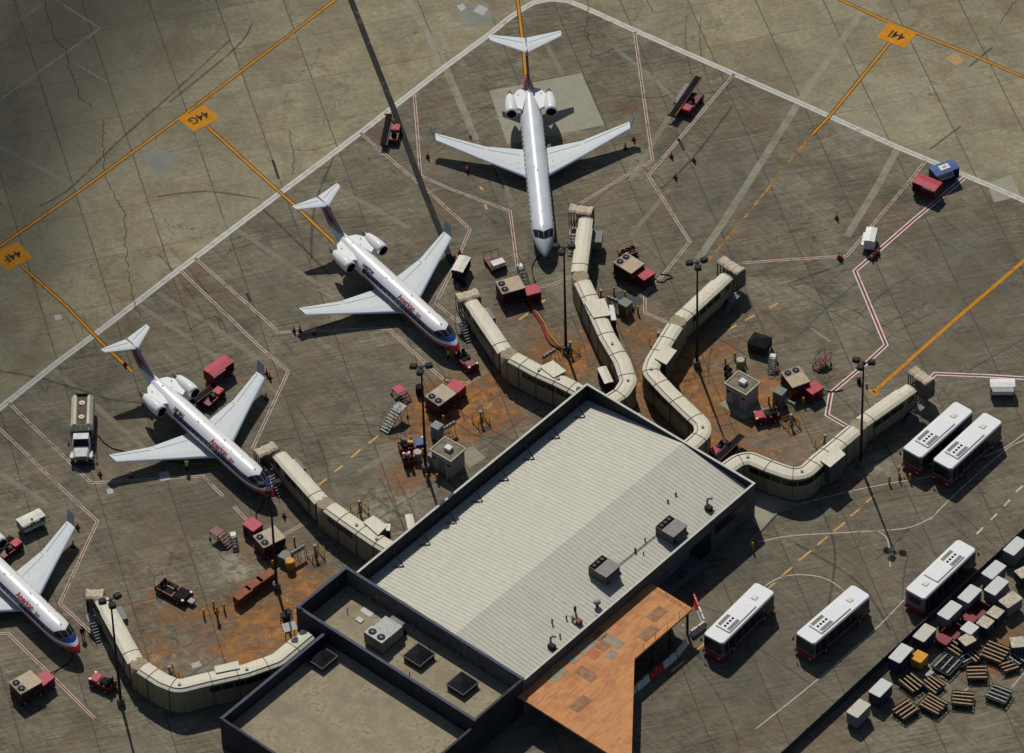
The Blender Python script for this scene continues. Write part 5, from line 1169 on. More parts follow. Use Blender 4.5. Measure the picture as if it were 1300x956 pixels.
# ground air conditioning units: tan deck with two fans on a maroon trailer
def make_acu(lb):
    r_ = thing('air_conditioning_cart', lb, 'ground air unit', (0, 0, 0), 0, 'tan twin-fan ground air units')
    MB().rbox(-1.5, 1.5, -1.15, 1.15, .35, .6, .08).build('chassis', maroon, r_)
    MB().rbox(-1.38, 1.38, -1.1, 1.1, .6, 1.95, .06).build('housing', mat('unit_body_dark_red', (0.075, 0.022, 0.02), .5, var=.3), r_)
    tp = MB().rbox(-1.42, 1.42, -1.14, 1.14, 1.95, 2.07, .05).build('top_deck', tan_paint, r_)
    MB().b2(-1.36, -.42, -1.05, 1.05, 2.072, 2.09).build('fan_plate', mat('fan_plate_grey', (0.26, 0.25, 0.22), .6, var=.3), tp)
    for y in (-.5, .5):
        f = MB().cyl((-.88, y, 2.11), .40, .05, 22).build('fan', black_void, tp); mb = MB(); mb.cyl((-.88, y, 2.145), .1, .03, 10)
        for k in range(3): mb.box((-.88, y, 2.14), (.78, .03, .02), R(60*k))
        mb.build('fan_guard', grey_paint, f)
    for y_ in (-1.115, 1.115): MB().b2(-1.2, 1.2, y_-.01, y_+.01, .8, 1.7).build('louvre', dark_metal, r_)
    for s in (1, -1): MB().rbox(1.42, 1.55, s*.8-.12, s*.8+.12, 1.2, 1.5, .03).build('lamp', bright_red, r_)
    wheels(r_, [(-1.0, 1.05), (-1.0, -1.05), (1.0, 1.05), (1.0, -1.05)], .34)
    mb = MB(); mb.bar((-1.5, 0, .45), (-2.2, 0, .4), .08); mb.build('drawbar', dark_metal, r_)
    return r_
def make_gpu(lb):
    r_ = thing('ground_power_unit', lb, 'ground power unit', (0, 0, 0), 0, 'red box ground power units')
    MB().rbox(-.85, .85, -.75, .75, .3, 1.45, .08).build('body', maroon, r_)
    MB().rbox(-.9, .9, -.80, .80, 1.45, 1.55, .08).build('lid', red_paint, r_)
    MB().b2(-.6, .2, -.765, -.752, .6, 1.2).build('louvre', dark_metal, r_); MB().b2(-.6, .2, .752, .765, .6, 1.2).build('louvre', dark_metal, r_)
    wheels(r_, [(-.55, .7), (-.55, -.7), (.55, .7), (.55, -.7)], .25, .16)
    mb = MB(); mb.bar((.85, 0, .4), (1.6, 0, .35), .07); mb.build('drawbar', dark_metal, r_); return r_
# rear (fan end) -> front in pixels of the deck, height 2.1
AC = [((634, 365), (662, 357), 'tan twin-fan air unit left of the larger jet nose'),
      ((786, 326), (810.5, 341), 'tan twin-fan air unit right of the tall bridge, open rack behind it'),
      ((548, 509), (571, 492.5), 'tan twin-fan air unit in front of the middle jet tug'),
      ((331.5, 686), (352, 676), 'tan twin-fan air unit behind the lamp mast by the rusty brown boxes'),
      ((1004, 470), (1016, 486), 'tan twin-fan air unit behind the tall grey cabinet on the right stand'),
      ((21, 872), (44, 859), 'tan twin-fan air unit cut by the bottom left frame edge')]
A0 = make_acu(AC[0][2]); c, rz, _ = pose(AC[0][0], AC[0][1], 2.1); A0.location = c; A0.rotation_euler.z = rz
for a_, b_, lb in AC[1:]: c, rz, _ = pose(a_, b_, 2.1); copy_tree(A0, lb, c, rz)
GP = [((669.3, 369), (681.6, 365.6), 'red box power unit cabled to the larger jet nose'), ((813.5, 350.5), (824.5, 343.5), 'red box power unit touching the air unit right of the tall bridge'),
      ((572.5, 486), (585.5, 493), 'red box power unit closest to the middle jet tug'), ((314.5, 661), (327, 669.5), 'red box power unit with yellow rack, below the nose of the jet by the tanker'),
      ((1027, 495.5), (1039, 488), 'red box power unit beside the bold red and white line'), ((49, 866), (63, 855), 'red box power unit at the bottom left jet')]
G0 = make_gpu(GP[0][2]); c, rz, _ = pose(GP[0][0], GP[0][1], 1.55); G0.location = c; G0.rotation_euler.z = rz
for a_, b_, lb in GP[1:]: c, rz, _ = pose(a_, b_, 1.55); copy_tree(G0, lb, c, rz)
c = G(315.5, 681); r_ = thing('equipment_rack', 'yellow folding rack leaning at the red unit below the jet nose', 'rack', (c.x, c.y, 0), .3)
mb = MB(); 
for y in (-.4, .4): mb.bar((0, y, .05), (.2, y, 1.5), .09); mb.bar((.7, y, .05), (.2, y, 1.5), .07)
for z in (.4, .8, 1.2): mb.bar((z*.13, -.4, z), (z*.13, .4, z), .06)
mb.add([(-.05, -.38, .9), (-.05, .38, .9), (.08, .38, 1.45), (.08, -.38, 1.45)], [(0, 1, 2, 3)]); mb.build('frame', yellow_paint, r_)

# roofed carts: flat roof on posts, open sides
def make_cart(lb, roofm, bodym, L, w, h, grp, curtain=False, shelf=False, cat='baggage cart'):
    r_ = thing('baggage_cart', lb, cat, (0, 0, 0), 0, grp)
    MB().rbox(-L/2, L/2, -w/2, w/2, .45, .6, .05).build('deck', bodym, r_)
    mb = MB(); mb.add([(-L/2-.03, -w/2-.03, h), (L/2+.03, -w/2-.03, h), (L/2+.03, w/2+.03, h), (-L/2-.03, w/2+.03, h), (-L/2-.03, 0, h+.09), (L/2+.03, 0, h+.09), (-L/2-.03, -w/2-.03, h-.05), (L/2+.03, -w/2-.03, h-.05), (L/2+.03, w/2+.03, h-.05), (-L/2-.03, w/2+.03, h-.05)],
           [(0, 1, 5, 4), (4, 5, 2, 3), (6, 7, 1, 0), (8, 9, 3, 2), (7, 8, 2, 5, 1), (9, 6, 0, 4, 3), (9, 8, 7, 6)]); mb.build('roof', roofm, r_)
    for x in (-L/2+.05, L/2-.05):
        for y in (-w/2+.05, w/2-.05): MB().box((x, y, (h+.55)/2), (.07, .07, h-.6)).build('post', bodym, r_)
    for x in (-L/2+.02, L/2-.02): MB().b2(x-.015, x+.015, -w/2+.06, w/2-.06, .6, h-.08).build('end_panel', roofm if curtain else bodym, r_)
    if curtain: MB().b2(-L/2+.1, L/2-.1, w/2-.08, w/2-.05, .6, h-.1).build('side_curtain', roofm, r_)
    if shelf: MB().b2(-L/2+.1, L/2-.1, -w/2-.35, -w/2-.02, .85, .95).build('side_shelf', roofm, r_)
    wheels(r_, [(-L/2+.45, w/2-.12), (-L/2+.45, -w/2+.12), (L/2-.45, w/2-.12), (L/2-.45, -w/2+.12)], .24, .15)
    mb = MB(); mb.bar((L/2, 0, .4), (L/2+.8, 0, .3), .07); mb.build('drawbar', dark_metal, r_); return r_
def place(o, a_, b_, z):
    c, rz, L = pose(a_, b_, z); o.location = c; o.rotation_euler.z = rz; return o
cr_pale = mat('cart_pale_roof', (0.62, 0.60, 0.50), .45, dirt=(0.4, 0.36, 0.27)); grp = 'pale-roofed service carts'
place(make_cart('pale-roofed cart by the left wingtip of the middle jet', cr_pale, dark_metal, 2.6, 1.35, 1.75, grp, shelf=False), (590, 325.5), (580.5, 343), 1.8)
place(make_cart('pale-roofed cart with a side shelf beyond the bottom left jet wing', cr_pale, grey_paint, 2.9, 1.35, 1.6, grp, shelf=True), (27.5, 662), (50, 651), 1.65)
place(make_cart('white-roofed cart standing on the zone line below the blue and red containers', mat('cart_white_roof', (0.7, 0.7, 0.69), .4), white_paint, 2.3, 1.2, 1.75, grp, shelf=True), (1107, 289), (1103.5, 305), 1.8)
place(make_cart('white-roofed cart with lower shelf next to the bold line at the right edge', MATS['cart_white_roof'], steel, 2.7, 1.25, 1.75, grp, shelf=True), (1258.5, 485.5), (1287, 485.5), 1.8)
place(make_cart('pale-roofed cart between the tall bridge and the ribbed roof corner', cr_pale, dark_metal, 2.6, 1.0, 1.9, grp), (764, 466), (773, 485), 1.95)
place(make_cart('pale-roofed narrow cart half hidden behind the ribbed roof parapet', cr_pale, steel, 2.4, .8, 1.7, grp), (519, 653.5), (523, 672), 1.75)
place(make_cart('red-roofed baggage cart behind the engine of the jet by the tanker', red_paint, maroon, 3.2, 1.6, 1.9, 'red and blue roofed containers', curtain=False), (264.5, 472.5), (290, 454.5), 1.95)
place(make_cart('red-roofed baggage container beside the blue one at the white line', red_paint, maroon, 3.0, 1.7, 1.9, 'red and blue roofed containers'), (1162.5, 224.5), (1192, 237), 1.95)
bc = place(make_cart('blue-roofed baggage container with a white badge on its roof', blue_paint, navy_paint, 3.1, 1.7, 1.95, 'red and blue roofed containers', shelf=False), (1184.5, 217.5), (1213, 207), 2.0)
bd = MB().b2(-.62, .62, -.42, .42, 2.045, 2.06).build('roof_badge', white_paint, bc)
mb = MB(); mb.box((0, 0, 2.075), (.5, .09, .01), .5); mb.build('badge_mark', blue_mark, bd); mb = MB(); mb.cyl((.02, .0, 2.085), .13, .012, 10); mb.build('badge_dot', bright_red, bd)
MB().b2(-1.0, 1.0, -.6, .6, .6, .9).build('load', cover_m, bc)

# belt loaders
def make_loader(lb, a_, b_, za, zb, side, L=None, cat='belt loader', seatoff=.2, bl=3.0):
    """a_ low/rear end of the belt at height za, b_ raised end at zb"""
    A_, B_ = G(*a_, za), G(*b_, zb); c = (A_+B_)/2; d = B_-A_; rz = math.atan2(d.y, d.x); L = math.hypot(d.x, d.y)
    r_ = thing('belt_loader', lb, cat, (c.x, c.y, 0), rz, 'maroon belt loaders')
    def zz(x): return za+(zb-za)*(x+L/2)/L
    mb = MB(); h = L/2; mb.add([(-h, -.36, za), (h, -.36, zb), (h, .36, zb), (-h, .36, za), (-h, -.36, za-.16), (h, -.36, zb-.16), (h, .36, zb-.16), (-h, .36, za-.16)], [(0, 1, 2, 3), (7, 6, 5, 4), (0, 4, 5, 1), (1, 5, 6, 2), (2, 6, 7, 3), (3, 7, 4, 0)])
    mb.build('conveyor_belt', mat('belt_black', (0.015, 0.015, 0.017), .95, spec=.03), r_)
    for s in (-1, 1):
        mb = MB(); mb.bar((-h, s*.42, za+.03), (h, s*.42, zb+.03), .09); mb.build('side_rail', mat('loader_rail', (0.25, 0.20, 0.17), .5) if s > 0 else mat('loader_rail_red', (0.30, 0.10, 0.08), .5), r_)
    MB().cyl((-h, 0, za-.06), .1, 1.25, 10, axis='Y').build('end_roller', black_rubber, r_)
    y0 = side*1.0; x0 = -bl/2+seatoff; x1 = x0+bl
    MB().rbox(x0, x1, min(y0-.55, y0+.55), max(y0-.55, y0+.55), .3, .85, .1).build('body', maroon, r_)
    MB().rbox(x0-.1, x1+.1, -.45, .45, .3, .62, .08).build('chassis', dark_metal, r_)
    MB().rbox(x0+.05, x0+1.15, y0-.5, y0+.5, .85, 1.12, .1).build('bonnet', red_paint, r_)
    MB().rbox(x0+1.5, x0+2.0, y0-.3, y0+.3, .85, 1.05, .06).build('seat', black_rubber, r_); MB().box((x0+2.0, y0, 1.2), (.1, .5, .45)).build('seat_back', black_rubber, r_)
    mb = MB(); mb.cyl((x0+1.3, y0, 1.2), .2, .04, 14); mb.bar((x0+1.2, y0, .9), (x0+1.3, y0, 1.2), .04); mb.build('steering_wheel', dark_metal, r_)
    mb = MB(); mb.dome((x0+.4, y0+.2*side, 1.12), .09, .16, 8); mb.build('beacon', white_paint, r_)
    wheels(r_, [(x0+.45, .95*side+.62*side), (x0+.45, -.5*side), (x1-.5, .95*side+.62*side), (x1-.5, -.5*side)], .32, .2)
    mb = MB(); mb.bar((x1-.6, 0, .5), (min(h-.4, x1+.4), 0, zz(min(h-.4, x1+.4))-.2), .14); mb.build('lift_strut', steel, r_)
    return r_
b1 = make_loader('long belt loader right of the larger jet, yellow stripe on its low end', (853, 147), (887, 97), .9, 1.7, -1, bl=3.6, seatoff=-.2)
mb = MB(); mb.bar((-3.4, -.42, .99), (-1.4, -.42, 1.24), .1); mb.build('yellow_guard', yellow_paint, b1)
make_loader('small belt loader at the dark strip on the white line, its driver beside it', (494.6, 145), (486.6, 184), 1.3, .75, 1, bl=2.6, seatoff=.2)
make_loader('belt loader raised to the fuselage of the jet by the tanker', (272, 490), (243, 511), .75, 1.55, 1, bl=3.0, seatoff=-.6)
make_loader('belt loader between the bridge bends at the ribbed roof edge', (909, 584), (942, 552), .95, 1.25, 1, bl=3.0, seatoff=-.5)
make_loader('belt loader behind the wing of the bottom left jet', (16, 683), (-14, 699), .75, 1.55, 1, bl=3.0, seatoff=-.4)
o = tag(MB().rbox(-1.8, 1.8, -.35, .35, .5, .8, .05).build('loading_ramp', grey_paint), 'grey empty conveyor section lying beside the long belt loader', 'conveyor'); c, rz, _ = pose((858, 131), (874, 106), .8); o.location = c; o.rotation_euler.z = rz

# tugs
def make_tug(lb, a_, b_, z, L, w, kind=0, acc=red_paint):
    c, rz, _ = pose(a_, b_, z)
    r_ = thing('baggage_tug', lb, 'tug', c, rz, 'low maroon and dark tugs'); hd = .95 if kind == 0 else .75
    MB().rbox(-L/2, L/2, -w/2, w/2, .28, hd, .18).build('body', maroon, r_)
    MB().rbox(L*.10, L/2-.1, -w/2+.12, w/2-.12, hd, hd+.12, .12).build('bonnet', acc, r_)
    MB().rbox(-L/2+.15, L*.05, -w/2+.2, w/2-.2, hd, hd+.06, .06).build('cab_floor', black_rubber, r_)
    for s in (-.3, .3): MB().rbox(-L*.28-.25, -L*.28+.25, s-.22, s+.22, hd+.06, hd+.28, .06).build('seat', black_rubber, r_); MB().box((-L*.28-.28, s, hd+.45), (.08, .42, .45)).build('seat_back', black_rubber, r_)
    mb = MB(); mb.cyl((-.02, .3, hd+.42), .2, .035, 14); mb.bar((.1, .3, hd+.05), (-.02, .3, hd+.42), .04); mb.build('steering_wheel', dark_metal, r_)
    for s in (-1, 1):
        MB().rbox(L/2-.35, L/2-.05, s*(w/2-.2)-.13, s*(w/2-.2)+.13, hd, hd+.14, .04).build('headlight', mat('pinkish_lens', (0.6, 0.5, 0.48), .3), r_)
        MB().box((-L/2+.1, s*(w/2-.2), hd+.08), (.1, .2, .15)).build('tail_light', bright_red, r_)
    wheels(r_, [(-L*.3, w/2-.05), (-L*.3, -w/2+.05), (L*.3, w/2-.05), (L*.3, -w/2+.05)], .32, .2)
    return r_
tg = make_tug('long low maroon pushback tractor with a yellow mark on the open apron, bottom left', (203, 738.5), (238, 757), .9, 4.0, 1.9, 1, mat('tug_dark_top', (0.02, 0.017, 0.017), .9, spec=.04))
MB().b2(-.9, .1, -.05, .05, .92, .95).build('yellow_mark', yellow_paint, tg); mb = MB(); mb.rbox(2.05, 2.75, -.35, .35, .3, .55, .05); mb.build('tow_head', steel, tg)
mb = MB(); mb.bar((-2.0, -.7, .9), (-2.2, -.7, 1.7), .06); mb.bar((-2.0, .7, .9), (-2.2, .7, 1.7), .06); mb.bar((-2.2, -.7, 1.7), (-2.2, .7, 1.7), .06); mb.build('rear_guard', dark_metal, tg)
make_tug('maroon tug under the red nose of the middle jet', (584, 449), (601, 465), .9, 2.9, 1.5, 0, maroon)
make_tug('dark maroon tug with a bright pinkish bonnet beside the right-hand hut', (985, 523), (960, 528), .9, 2.8, 1.5, 0, red_paint)
make_tug('dark tug cluttered with blue and orange gear beside the beige barrel', (509, 566), (537, 560.5), .9, 3.0, 1.5, 0, blue_paint)
make_tug('small tug with a red bonnet next to the beige barrel', (519, 586), (515.5, 574), 1.0, 1.6, 1.0, 0, red_paint)
make_tug('maroon tug at the foot of the bottom left boarding bridge', (139, 868), (121, 860), .9, 2.8, 1.5, 0, red_paint)
# crumbs on the cluttered tug
mb = MB(); mb.rbox(-.3, .3, -.25, .25, 0, .4, .05); o = tag(mb.build('gear_box', orange_paint), 'small orange crate lying on the cluttered dark tug', 'crate'); q = G(521, 563, 1.0); o.location = (q.x, q.y, .98)

# stairs and step stands
def stair(name, lb, cat, pos, rz, n, rise, run, w, mt, rails=True, grp=None, top=.9, topm=None):
    r_ = thing(name, lb, cat, (pos.x, pos.y, 0), rz, grp); h = n*rise; L = n*run
    mb = MB()
    for s in (-1, 1): mb.bar((0, s*w/2, .1), (L, s*w/2, h), .1)
    mb.build('stringer', mt, r_)
    for k in range(n): MB().box((run*(k+.5), 0, rise*(k+.8)), (run*.85, w, .04)).build('step', mt, r_)
    MB().box((L+top/2, 0, h), (top, w, .07)).build('platform', topm or mt, r_)
    mb = MB()
    for s in (-1, 1):
        mb.bar((L+top-.05, s*(w/2-.04), 0.05), (L+top-.05, s*(w/2-.04), h), .07); mb.bar((L+.05, s*(w/2-.04), .05), (L+.05, s*(w/2-.04), h), .07); mb.bar((L+.05, s*(w/2-.04), .3), (L+top-.05, s*(w/2-.04), h-.1), .05)
    mb.build('leg_frame', mt, r_)
    if rails:
        mb = MB()
        for s in (-1, 1):
            mb.bar((.1, s*w/2, .2), (.1, s*w/2, 1.05), .05); mb.bar((.1, s*w/2, 1.05), (L, s*w/2, h+.95), .05); mb.bar((L, s*w/2, h+.95), (L+top, s*w/2, h+.95), .05); mb.bar((L+top, s*w/2, h), (L+top, s*w/2, h+.95), .05); mb.bar((L, s*w/2, h), (L, s*w/2, h+.95), .05); mb.bar((L/2, s*w/2, h/2), (L/2, s*w/2, h/2+1), .05)
        mb.build('handrail', mt, r_)
    wheels(r_, [(L+top-.1, w/2+.08), (L+top-.1, -w/2-.08)], .16, .1)
    return r_
def dirn(a_, b_):
    A_, B_ = G(*a_), G(*b_); return math.atan2(B_.y-A_.y, B_.x-A_.x)
stair('passenger_stair', 'grey wheeled boarding stair left of the lamp mast and dark tug', 'stairs', G(487, 549), dirn((487, 549), (507, 531)), 8, .21, .30, 1.2, steel, top=1.1)
stair('step_stand', 'grey mobile steps with a white top next to the black covered box', 'steps', G(979, 476), dirn((979, 476), (981, 466)), 6, .24, .22, .75, steel, True, None, .6, white_paint)
stair('step_stand', 'white-topped steps beside the maroon steps near the left stand', 'steps', G(300, 701), dirn((300, 701), (297, 690)), 6, .22, .2, .6, steel, False, None, .6, white_paint)
stair('step_stand', 'maroon work steps standing alone near the bold zone line', 'steps', G(1035, 471), dirn((1035, 471), (1042, 466)), 4, .24, .28, 1.0, maroon, True, None, .9)
stair('step_stand', 'maroon work steps left of the white-topped steps on the left stand', 'steps', G(293, 695), dirn((293, 695), (282, 688)), 5, .24, .28, 1.1, maroon, False, None, 1.2)
stair('step_stand', 'maroon work steps with a red top behind the grey boarding stair', 'steps', G(518, 512), dirn((518, 512), (509, 504)), 4, .24, .26, 1.1, maroon, False, None, 1.2, red_paint)
q = G(649, 345); sd = stair('step_stand', 'narrow white-topped steps between the tan air unit and its red power unit', 'steps', G(670, 369), dirn((670, 369), (661, 352)), 7, .26, .30, .6, steel, True, None, .6, white_paint)
# flat cart with white box
c, rz, _ = pose((624.5, 326), (633, 338), .6)
r_ = thing('service_cart', 'maroon flat cart carrying a white box, left of the larger jet nose', 'service cart', c, rz)
MB().rbox(-1.2, 1.2, -.95, .95, .4, .6, .06).build('deck', maroon, r_); wheels(r_, [(-.8, .9), (-.8, -.9), (.8, .9), (.8, -.9)], .28, .16)
mb = MB()
for x in (-1.15,):
    for y in (-.9, 0, .9): mb.bar((x, y, .6), (x, y, 1.3), .06)
    mb.bar((x, -.9, 1.3), (x, .9, 1.3), .06)
mb.build('end_frame', maroon, r_)
o = tag(MB().rbox(-.45, .45, -.75, .75, 0, .55, .05).build('equipment_box', white_paint), 'white box lying on the maroon flat cart', 'box'); q = Matrix.Rotation(rz, 3, 'Z') @ Vector((.7, 0, 0)); o.location = (c.x+q.x, c.y+q.y, .602); o.rotation_euler.z = rz
# open rack behind the right unit
c = G(797, 323); r_ = thing('hose_trolley', 'open maroon trolley of coiled hoses behind the unit right of the tall bridge', 'trolley', (c.x, c.y, 0), .5)
MB().rbox(-1.0, 1.0, -.7, .7, .4, .55, .05).build('deck', maroon, r_)
for k in range(3):
    mb = MB(); mb.tube([(-.6+.6*k+.28*math.cos(t_*.6), .28*math.sin(t_*.6), .62+.012*t_) for t_ in range(22)], .06, 6); mb.build('hose_coil', black_rubber, r_)
mb = MB(); [mb.bar((x, y, .5), (x, y, 1.2), .05) for x in (-.95, .95) for y in (-.65, .65)]; [mb.bar((-.95, y, 1.2), (.95, y, 1.2), .05) for y in (-.65, .65)]; mb.build('frame', maroon, r_); wheels(r_, [(-.7, .65), (-.7, -.65), (.7, .65), (.7, -.65)], .22, .14)
# black covered box
c = G(964.5, 443); r_ = thing('covered_bin', 'black covered bin with a hipped lid by the grey steps', 'bin', (c.x, c.y, 0), R(-28))
MB().rbox(-1.1, 1.1, -.95, .95, .15, 1.35, .08).build('body', dark_metal, r_); mb = MB(); mb.add([(-1.15, -1, 1.36), (1.15, -1, 1.36), (1.15, 1, 1.36), (-1.15, 1, 1.36), (-.4, 0, 1.8), (.4, 0, 1.8)], [(0, 1, 5, 4), (1, 2, 5), (2, 3, 4, 5), (3, 0, 4), (3, 2, 1, 0)]); mb.build('lid', black_rubber, r_)
c = G(533, 500); tag(MB().cyl((0, 0, .6), .45, 1.2, 16).build('drum', black_rubber), 'black upright drum left of the tan air unit in front of the middle jet', 'drum').location = (c.x, c.y, 0)
# rusty boxes in a row
for i, (q, lb) in enumerate([((337.4, 730.5), 'rusty brown tool box nearest the lamp mast'), ((322, 741), 'middle one of three rusty brown tool boxes'), ((308, 753), 'rusty brown tool box farthest from the lamp mast')]):
    c = G(q[0], q[1], 1.2); r_ = thing('tool_trailer', lb, 'tool box', (c.x, c.y, 0), R(44), 'row of rusty brown boxes')
    MB().rbox(-1.05, 1.05, -.48, .48, .25, 1.2, .05).build('body', rust_brown, r_); MB().rbox(-1.08, 1.08, -.52, .52, 1.2, 1.27, .05).build('lid', mat('rust_lid', (0.26, 0.085, 0.05), .65, var=.25), r_)
    mb = MB(); [mb.b2(-.9+.45*k, -.87+.45*k, -.5, -.481, .35, 1.1) for k in range(5)]; mb.build('door_seam', dark_metal, r_); wheels(r_, [(-.7, .4), (-.7, -.4), (.7, .4), (.7, -.4)], .2, .1)

# guard frames round hydrant posts
def make_guard(lb, q, rz):
    c = G(*q); r_ = thing('guard_frame', lb, 'guard frame', (c.x, c.y, 0), rz, 'yellow guard frames round standpipes'); s = .72; mb = MB()
    for x in (-s, s):
        for y in (-s, s): mb.bar((x, y, 0), (x, y, .95), .09)
    for z in (.5, .95):
        mb.bar((-s, -s, z), (s, -s, z), .08); mb.bar((s, -s, z), (s, s, z), .08); mb.bar((s, s, z), (-s, s, z), .08); mb.bar((-s, -s, z), (-s, s, z), .08) if z < .6 else None
    mb.build('rail', yellow_paint, r_); MB().cyl((.0, 0, .8), .13, 1.6, 10).build('standpipe', steel, r_); MB().cyl((0, 0, 1.62), .2, .22, 10).build('valve_head', grey_paint, r_); MB().cyl((.2, .2, .25), .16, .5, 10).build('valve_body', dark_metal, r_); return r_
GF = [((610.5, 536), .5, 'yellow guard frame alone between the middle bridge and the tan unit'), ((400.5, 706), .5, 'yellow guard frame next to the bridge of the jet by the tanker'), ((724, 448), .7, 'yellow guard frame at the foot of the lamp mast by the larger jet'), ((836, 436), .9, 'yellow guard frame tucked behind the no-aircraft bridge'),
      ((1004, 540), .5, 'yellow guard frame below the switch panel on the right stand'), ((1047, 566), .8, 'yellow guard frame behind the bent bridge'), ((216, 860), .5, 'yellow guard frame at the bend of the bottom left bridge'), ((763, 382), -.5, 'yellow guard frame hard against the tall bridge'), ((667, 490), .6, 'yellow low guard frame in the shade of the middle bridge'), ((456.5, 650), .6, 'yellow guard frame half hidden behind the bridge by the tanker jet')]
g0 = make_guard(GF[0][2], GF[0][0], GF[0][1])
for q, rz, lb in GF[1:]: copy_tree(g0, lb, G(*q), rz)
# bollards
bo = thing('bollard', 'yellow bollard in front of the hut under the ribbed roof', 'bollard', (0, 0, 0), 0, 'yellow bollards'); MB().cyl((0, 0, .55), .11, 1.1, 12).build('post', yellow_paint, bo); MB().dome((0, 0, 1.1), .11, .08, 12).build('cap', mat('bollard_cap', (0.6, 0.4, 0.05), .5), bo)
BO = {'yellow bollard in front of the left-hand hut': [(542, 611), (555, 611), (568, 611)], 'yellow bollard by the grey cabinet in front of the middle jet': [(563, 537), (526, 588), (537, 579)],
      'yellow bollard on the apron between the maroon tractor and the brown boxes': [(259, 783), (271.5, 772), (285, 776)],
      'yellow bollard by the cabinet right of the tall bridge': [(779.5, 374), (796, 404), (810, 398), (793.5, 379)], 'yellow bollard around the right-hand hut': [(921, 464), (933, 457), (946, 462)],
      'yellow bollard by the tall cabinet on the right stand': [(1004, 506), (1020, 514), (976, 512)], 'yellow bollard in front of the parked pair of buses': [(1129, 614), (1141, 602), (1141.5, 609), (1155, 611)],
      'yellow bollard near the yellow barrel on the left stand': [(374, 691), (346.5, 721), (361.5, 700)]}
first = True
for lb, ps in BO.items():
    for i, q in enumerate(ps):
        if first: bo.location = G(*q); bo['label'] = lb; bo['group'] = 'bollards: '+lb[7:]; first = False
        else: copy_tree(bo, lb, G(*q), 0, None, 'bollards: '+lb[7:])
# barrels
for q, mt_, lb in [((530.5, 584), mat('beige_barrel', (0.30, 0.27, 0.15), .7), 'beige barrel with an open top beside the cluttered tug'), ((940, 467), mat('olive_barrel', (0.26, 0.22, 0.08), .7), 'olive drum with a pale lid behind the right-hand hut'), ((368.5, 722), yellow_paint, 'yellow upright tank beside the grey-green table')]:
    c = G(*q); r_ = thing('barrel', lb, 'barrel', (c.x, c.y, 0)); MB().cyl((0, 0, .65), .48, 1.3, 20).build('body', mt_, r_); MB().cyl((0, 0, 1.31), .42, .03, 20).build('lid', cover_m if mt_ is not yellow_paint else orange_paint, r_); mb = MB(); mb.cyl((0, 0, .45), .495, .05, 20); mb.cyl((0, 0, .9), .495, .05, 20); mb.build('hoop', mt_, r_)
for q in ((924, 472), (925, 480)):
    c = G(*q); r_ = thing('cable_reel', 'upper dark cable reel behind the right-hand hut' if q[1] < 475 else 'lower dark cable reel behind the right-hand hut', 'cable reel', (c.x, c.y, 0), .6); MB().cyl((0, 0, .4), .3, .5, 16, axis='Y').build('drum', black_rubber, r_); [MB().cyl((0, s*.27, .4), .42, .05, 18, axis='Y').build('flange', mat('reel_brown', (0.08, 0.04, 0.03), .7), r_) for s in (-1, 1)]
# cabinets and switch panels
def cabinet(q, sz, rz, lb, m=greygreen):
    c = G(q[0], q[1], sz[2]); r_ = thing('electrical_cabinet', lb, 'electrical cabinet', (c.x, c.y, 0), rz); MB().rbox(-sz[0]/2, sz[0]/2, -sz[1]/2, sz[1]/2, .08, sz[2], .04).build('body', m, r_); MB().b2(-sz[0]/2-.04, sz[0]/2+.04, -sz[1]/2-.04, sz[1]/2+.04, sz[2], sz[2]+.05).build('top', m, r_)
    mb = MB(); mb.b2(-.02, .02, -sz[1]/2-.02, -sz[1]/2-.003, .2, sz[2]-.15); mb.box((.12, -sz[1]/2-.03, sz[2]*.55), (.04, .05, .2)); mb.build('door_trim', dark_metal, r_); return r_
cabinet((554.5, 540), (1.05, 1.0, 2.0), R(-38), 'tall grey cabinet behind the left-hand hut', grey_paint)
cabinet((990, 496), (1.2, 1.1, 2.3), R(-36), 'tall grey cabinet beside the tan unit on the right stand')
cabinet((793.7, 384), (1.15, 1.1, 1.6), R(-40), 'squat grey-green cabinet right of the tall bridge')
cabinet((362.6, 705), (1.25, 1.1, 1.1), R(-35), 'low grey-green cabinet above the yellow tank')
def panel(q, rz, lb, wd=1.9):
    c = G(q[0], q[1], 1.6); r_ = thing('switch_panel', lb, 'switch panel', (c.x, c.y, 0), rz, 'switch panels on legs')
    mb = MB(); [mb.bar((x, 0, 0), (x, 0, 1.7), .07) for x in (-wd*.45, 0, wd*.45)]; mb.bar((-wd/2, 0, 1.1), (wd/2, 0, 1.1), .06); mb.build('leg_frame', steel, r_)
    for k in range(4): b_ = MB().rbox(-wd/2+wd/4*k+.04, -wd/2+wd/4*(k+1)-.04, -.14, .1, 1.15, 1.62, .02).build('switch_box', grey_paint, r_); MB().b2(-wd/2+wd/4*k+.1, -wd/2+wd/4*(k+1)-.1, -.155, -.145, 1.3, 1.45).build('switch_label', cover_m, b_)
    mb = MB(); [mb.tube([(-wd*.3+.3*k, .02, 1.15), (-wd*.3+.3*k+.1, .1, .5), (-wd*.3+.3*k+.05, .25, .05)], .035, 6) for k in range(4)]; mb.build('cable_drop', black_rubber, r_); return r_
panel((569.5, 539), R(38), 'switch panel on legs right of the tall grey cabinet behind the left-hand hut')
panel((1000.5, 508), R(-36), 'switch panel on legs in front of the tall cabinet on the right stand', 2.0)
panel((779.8, 379), R(-34), 'switch panel on legs left of the squat grey-green cabinet')
panel((377.8, 696.5), R(38), 'switch panel on legs above the low grey-green cabinet')
panel((697, 447), R(40), 'switch panel on legs behind the middle bridge')
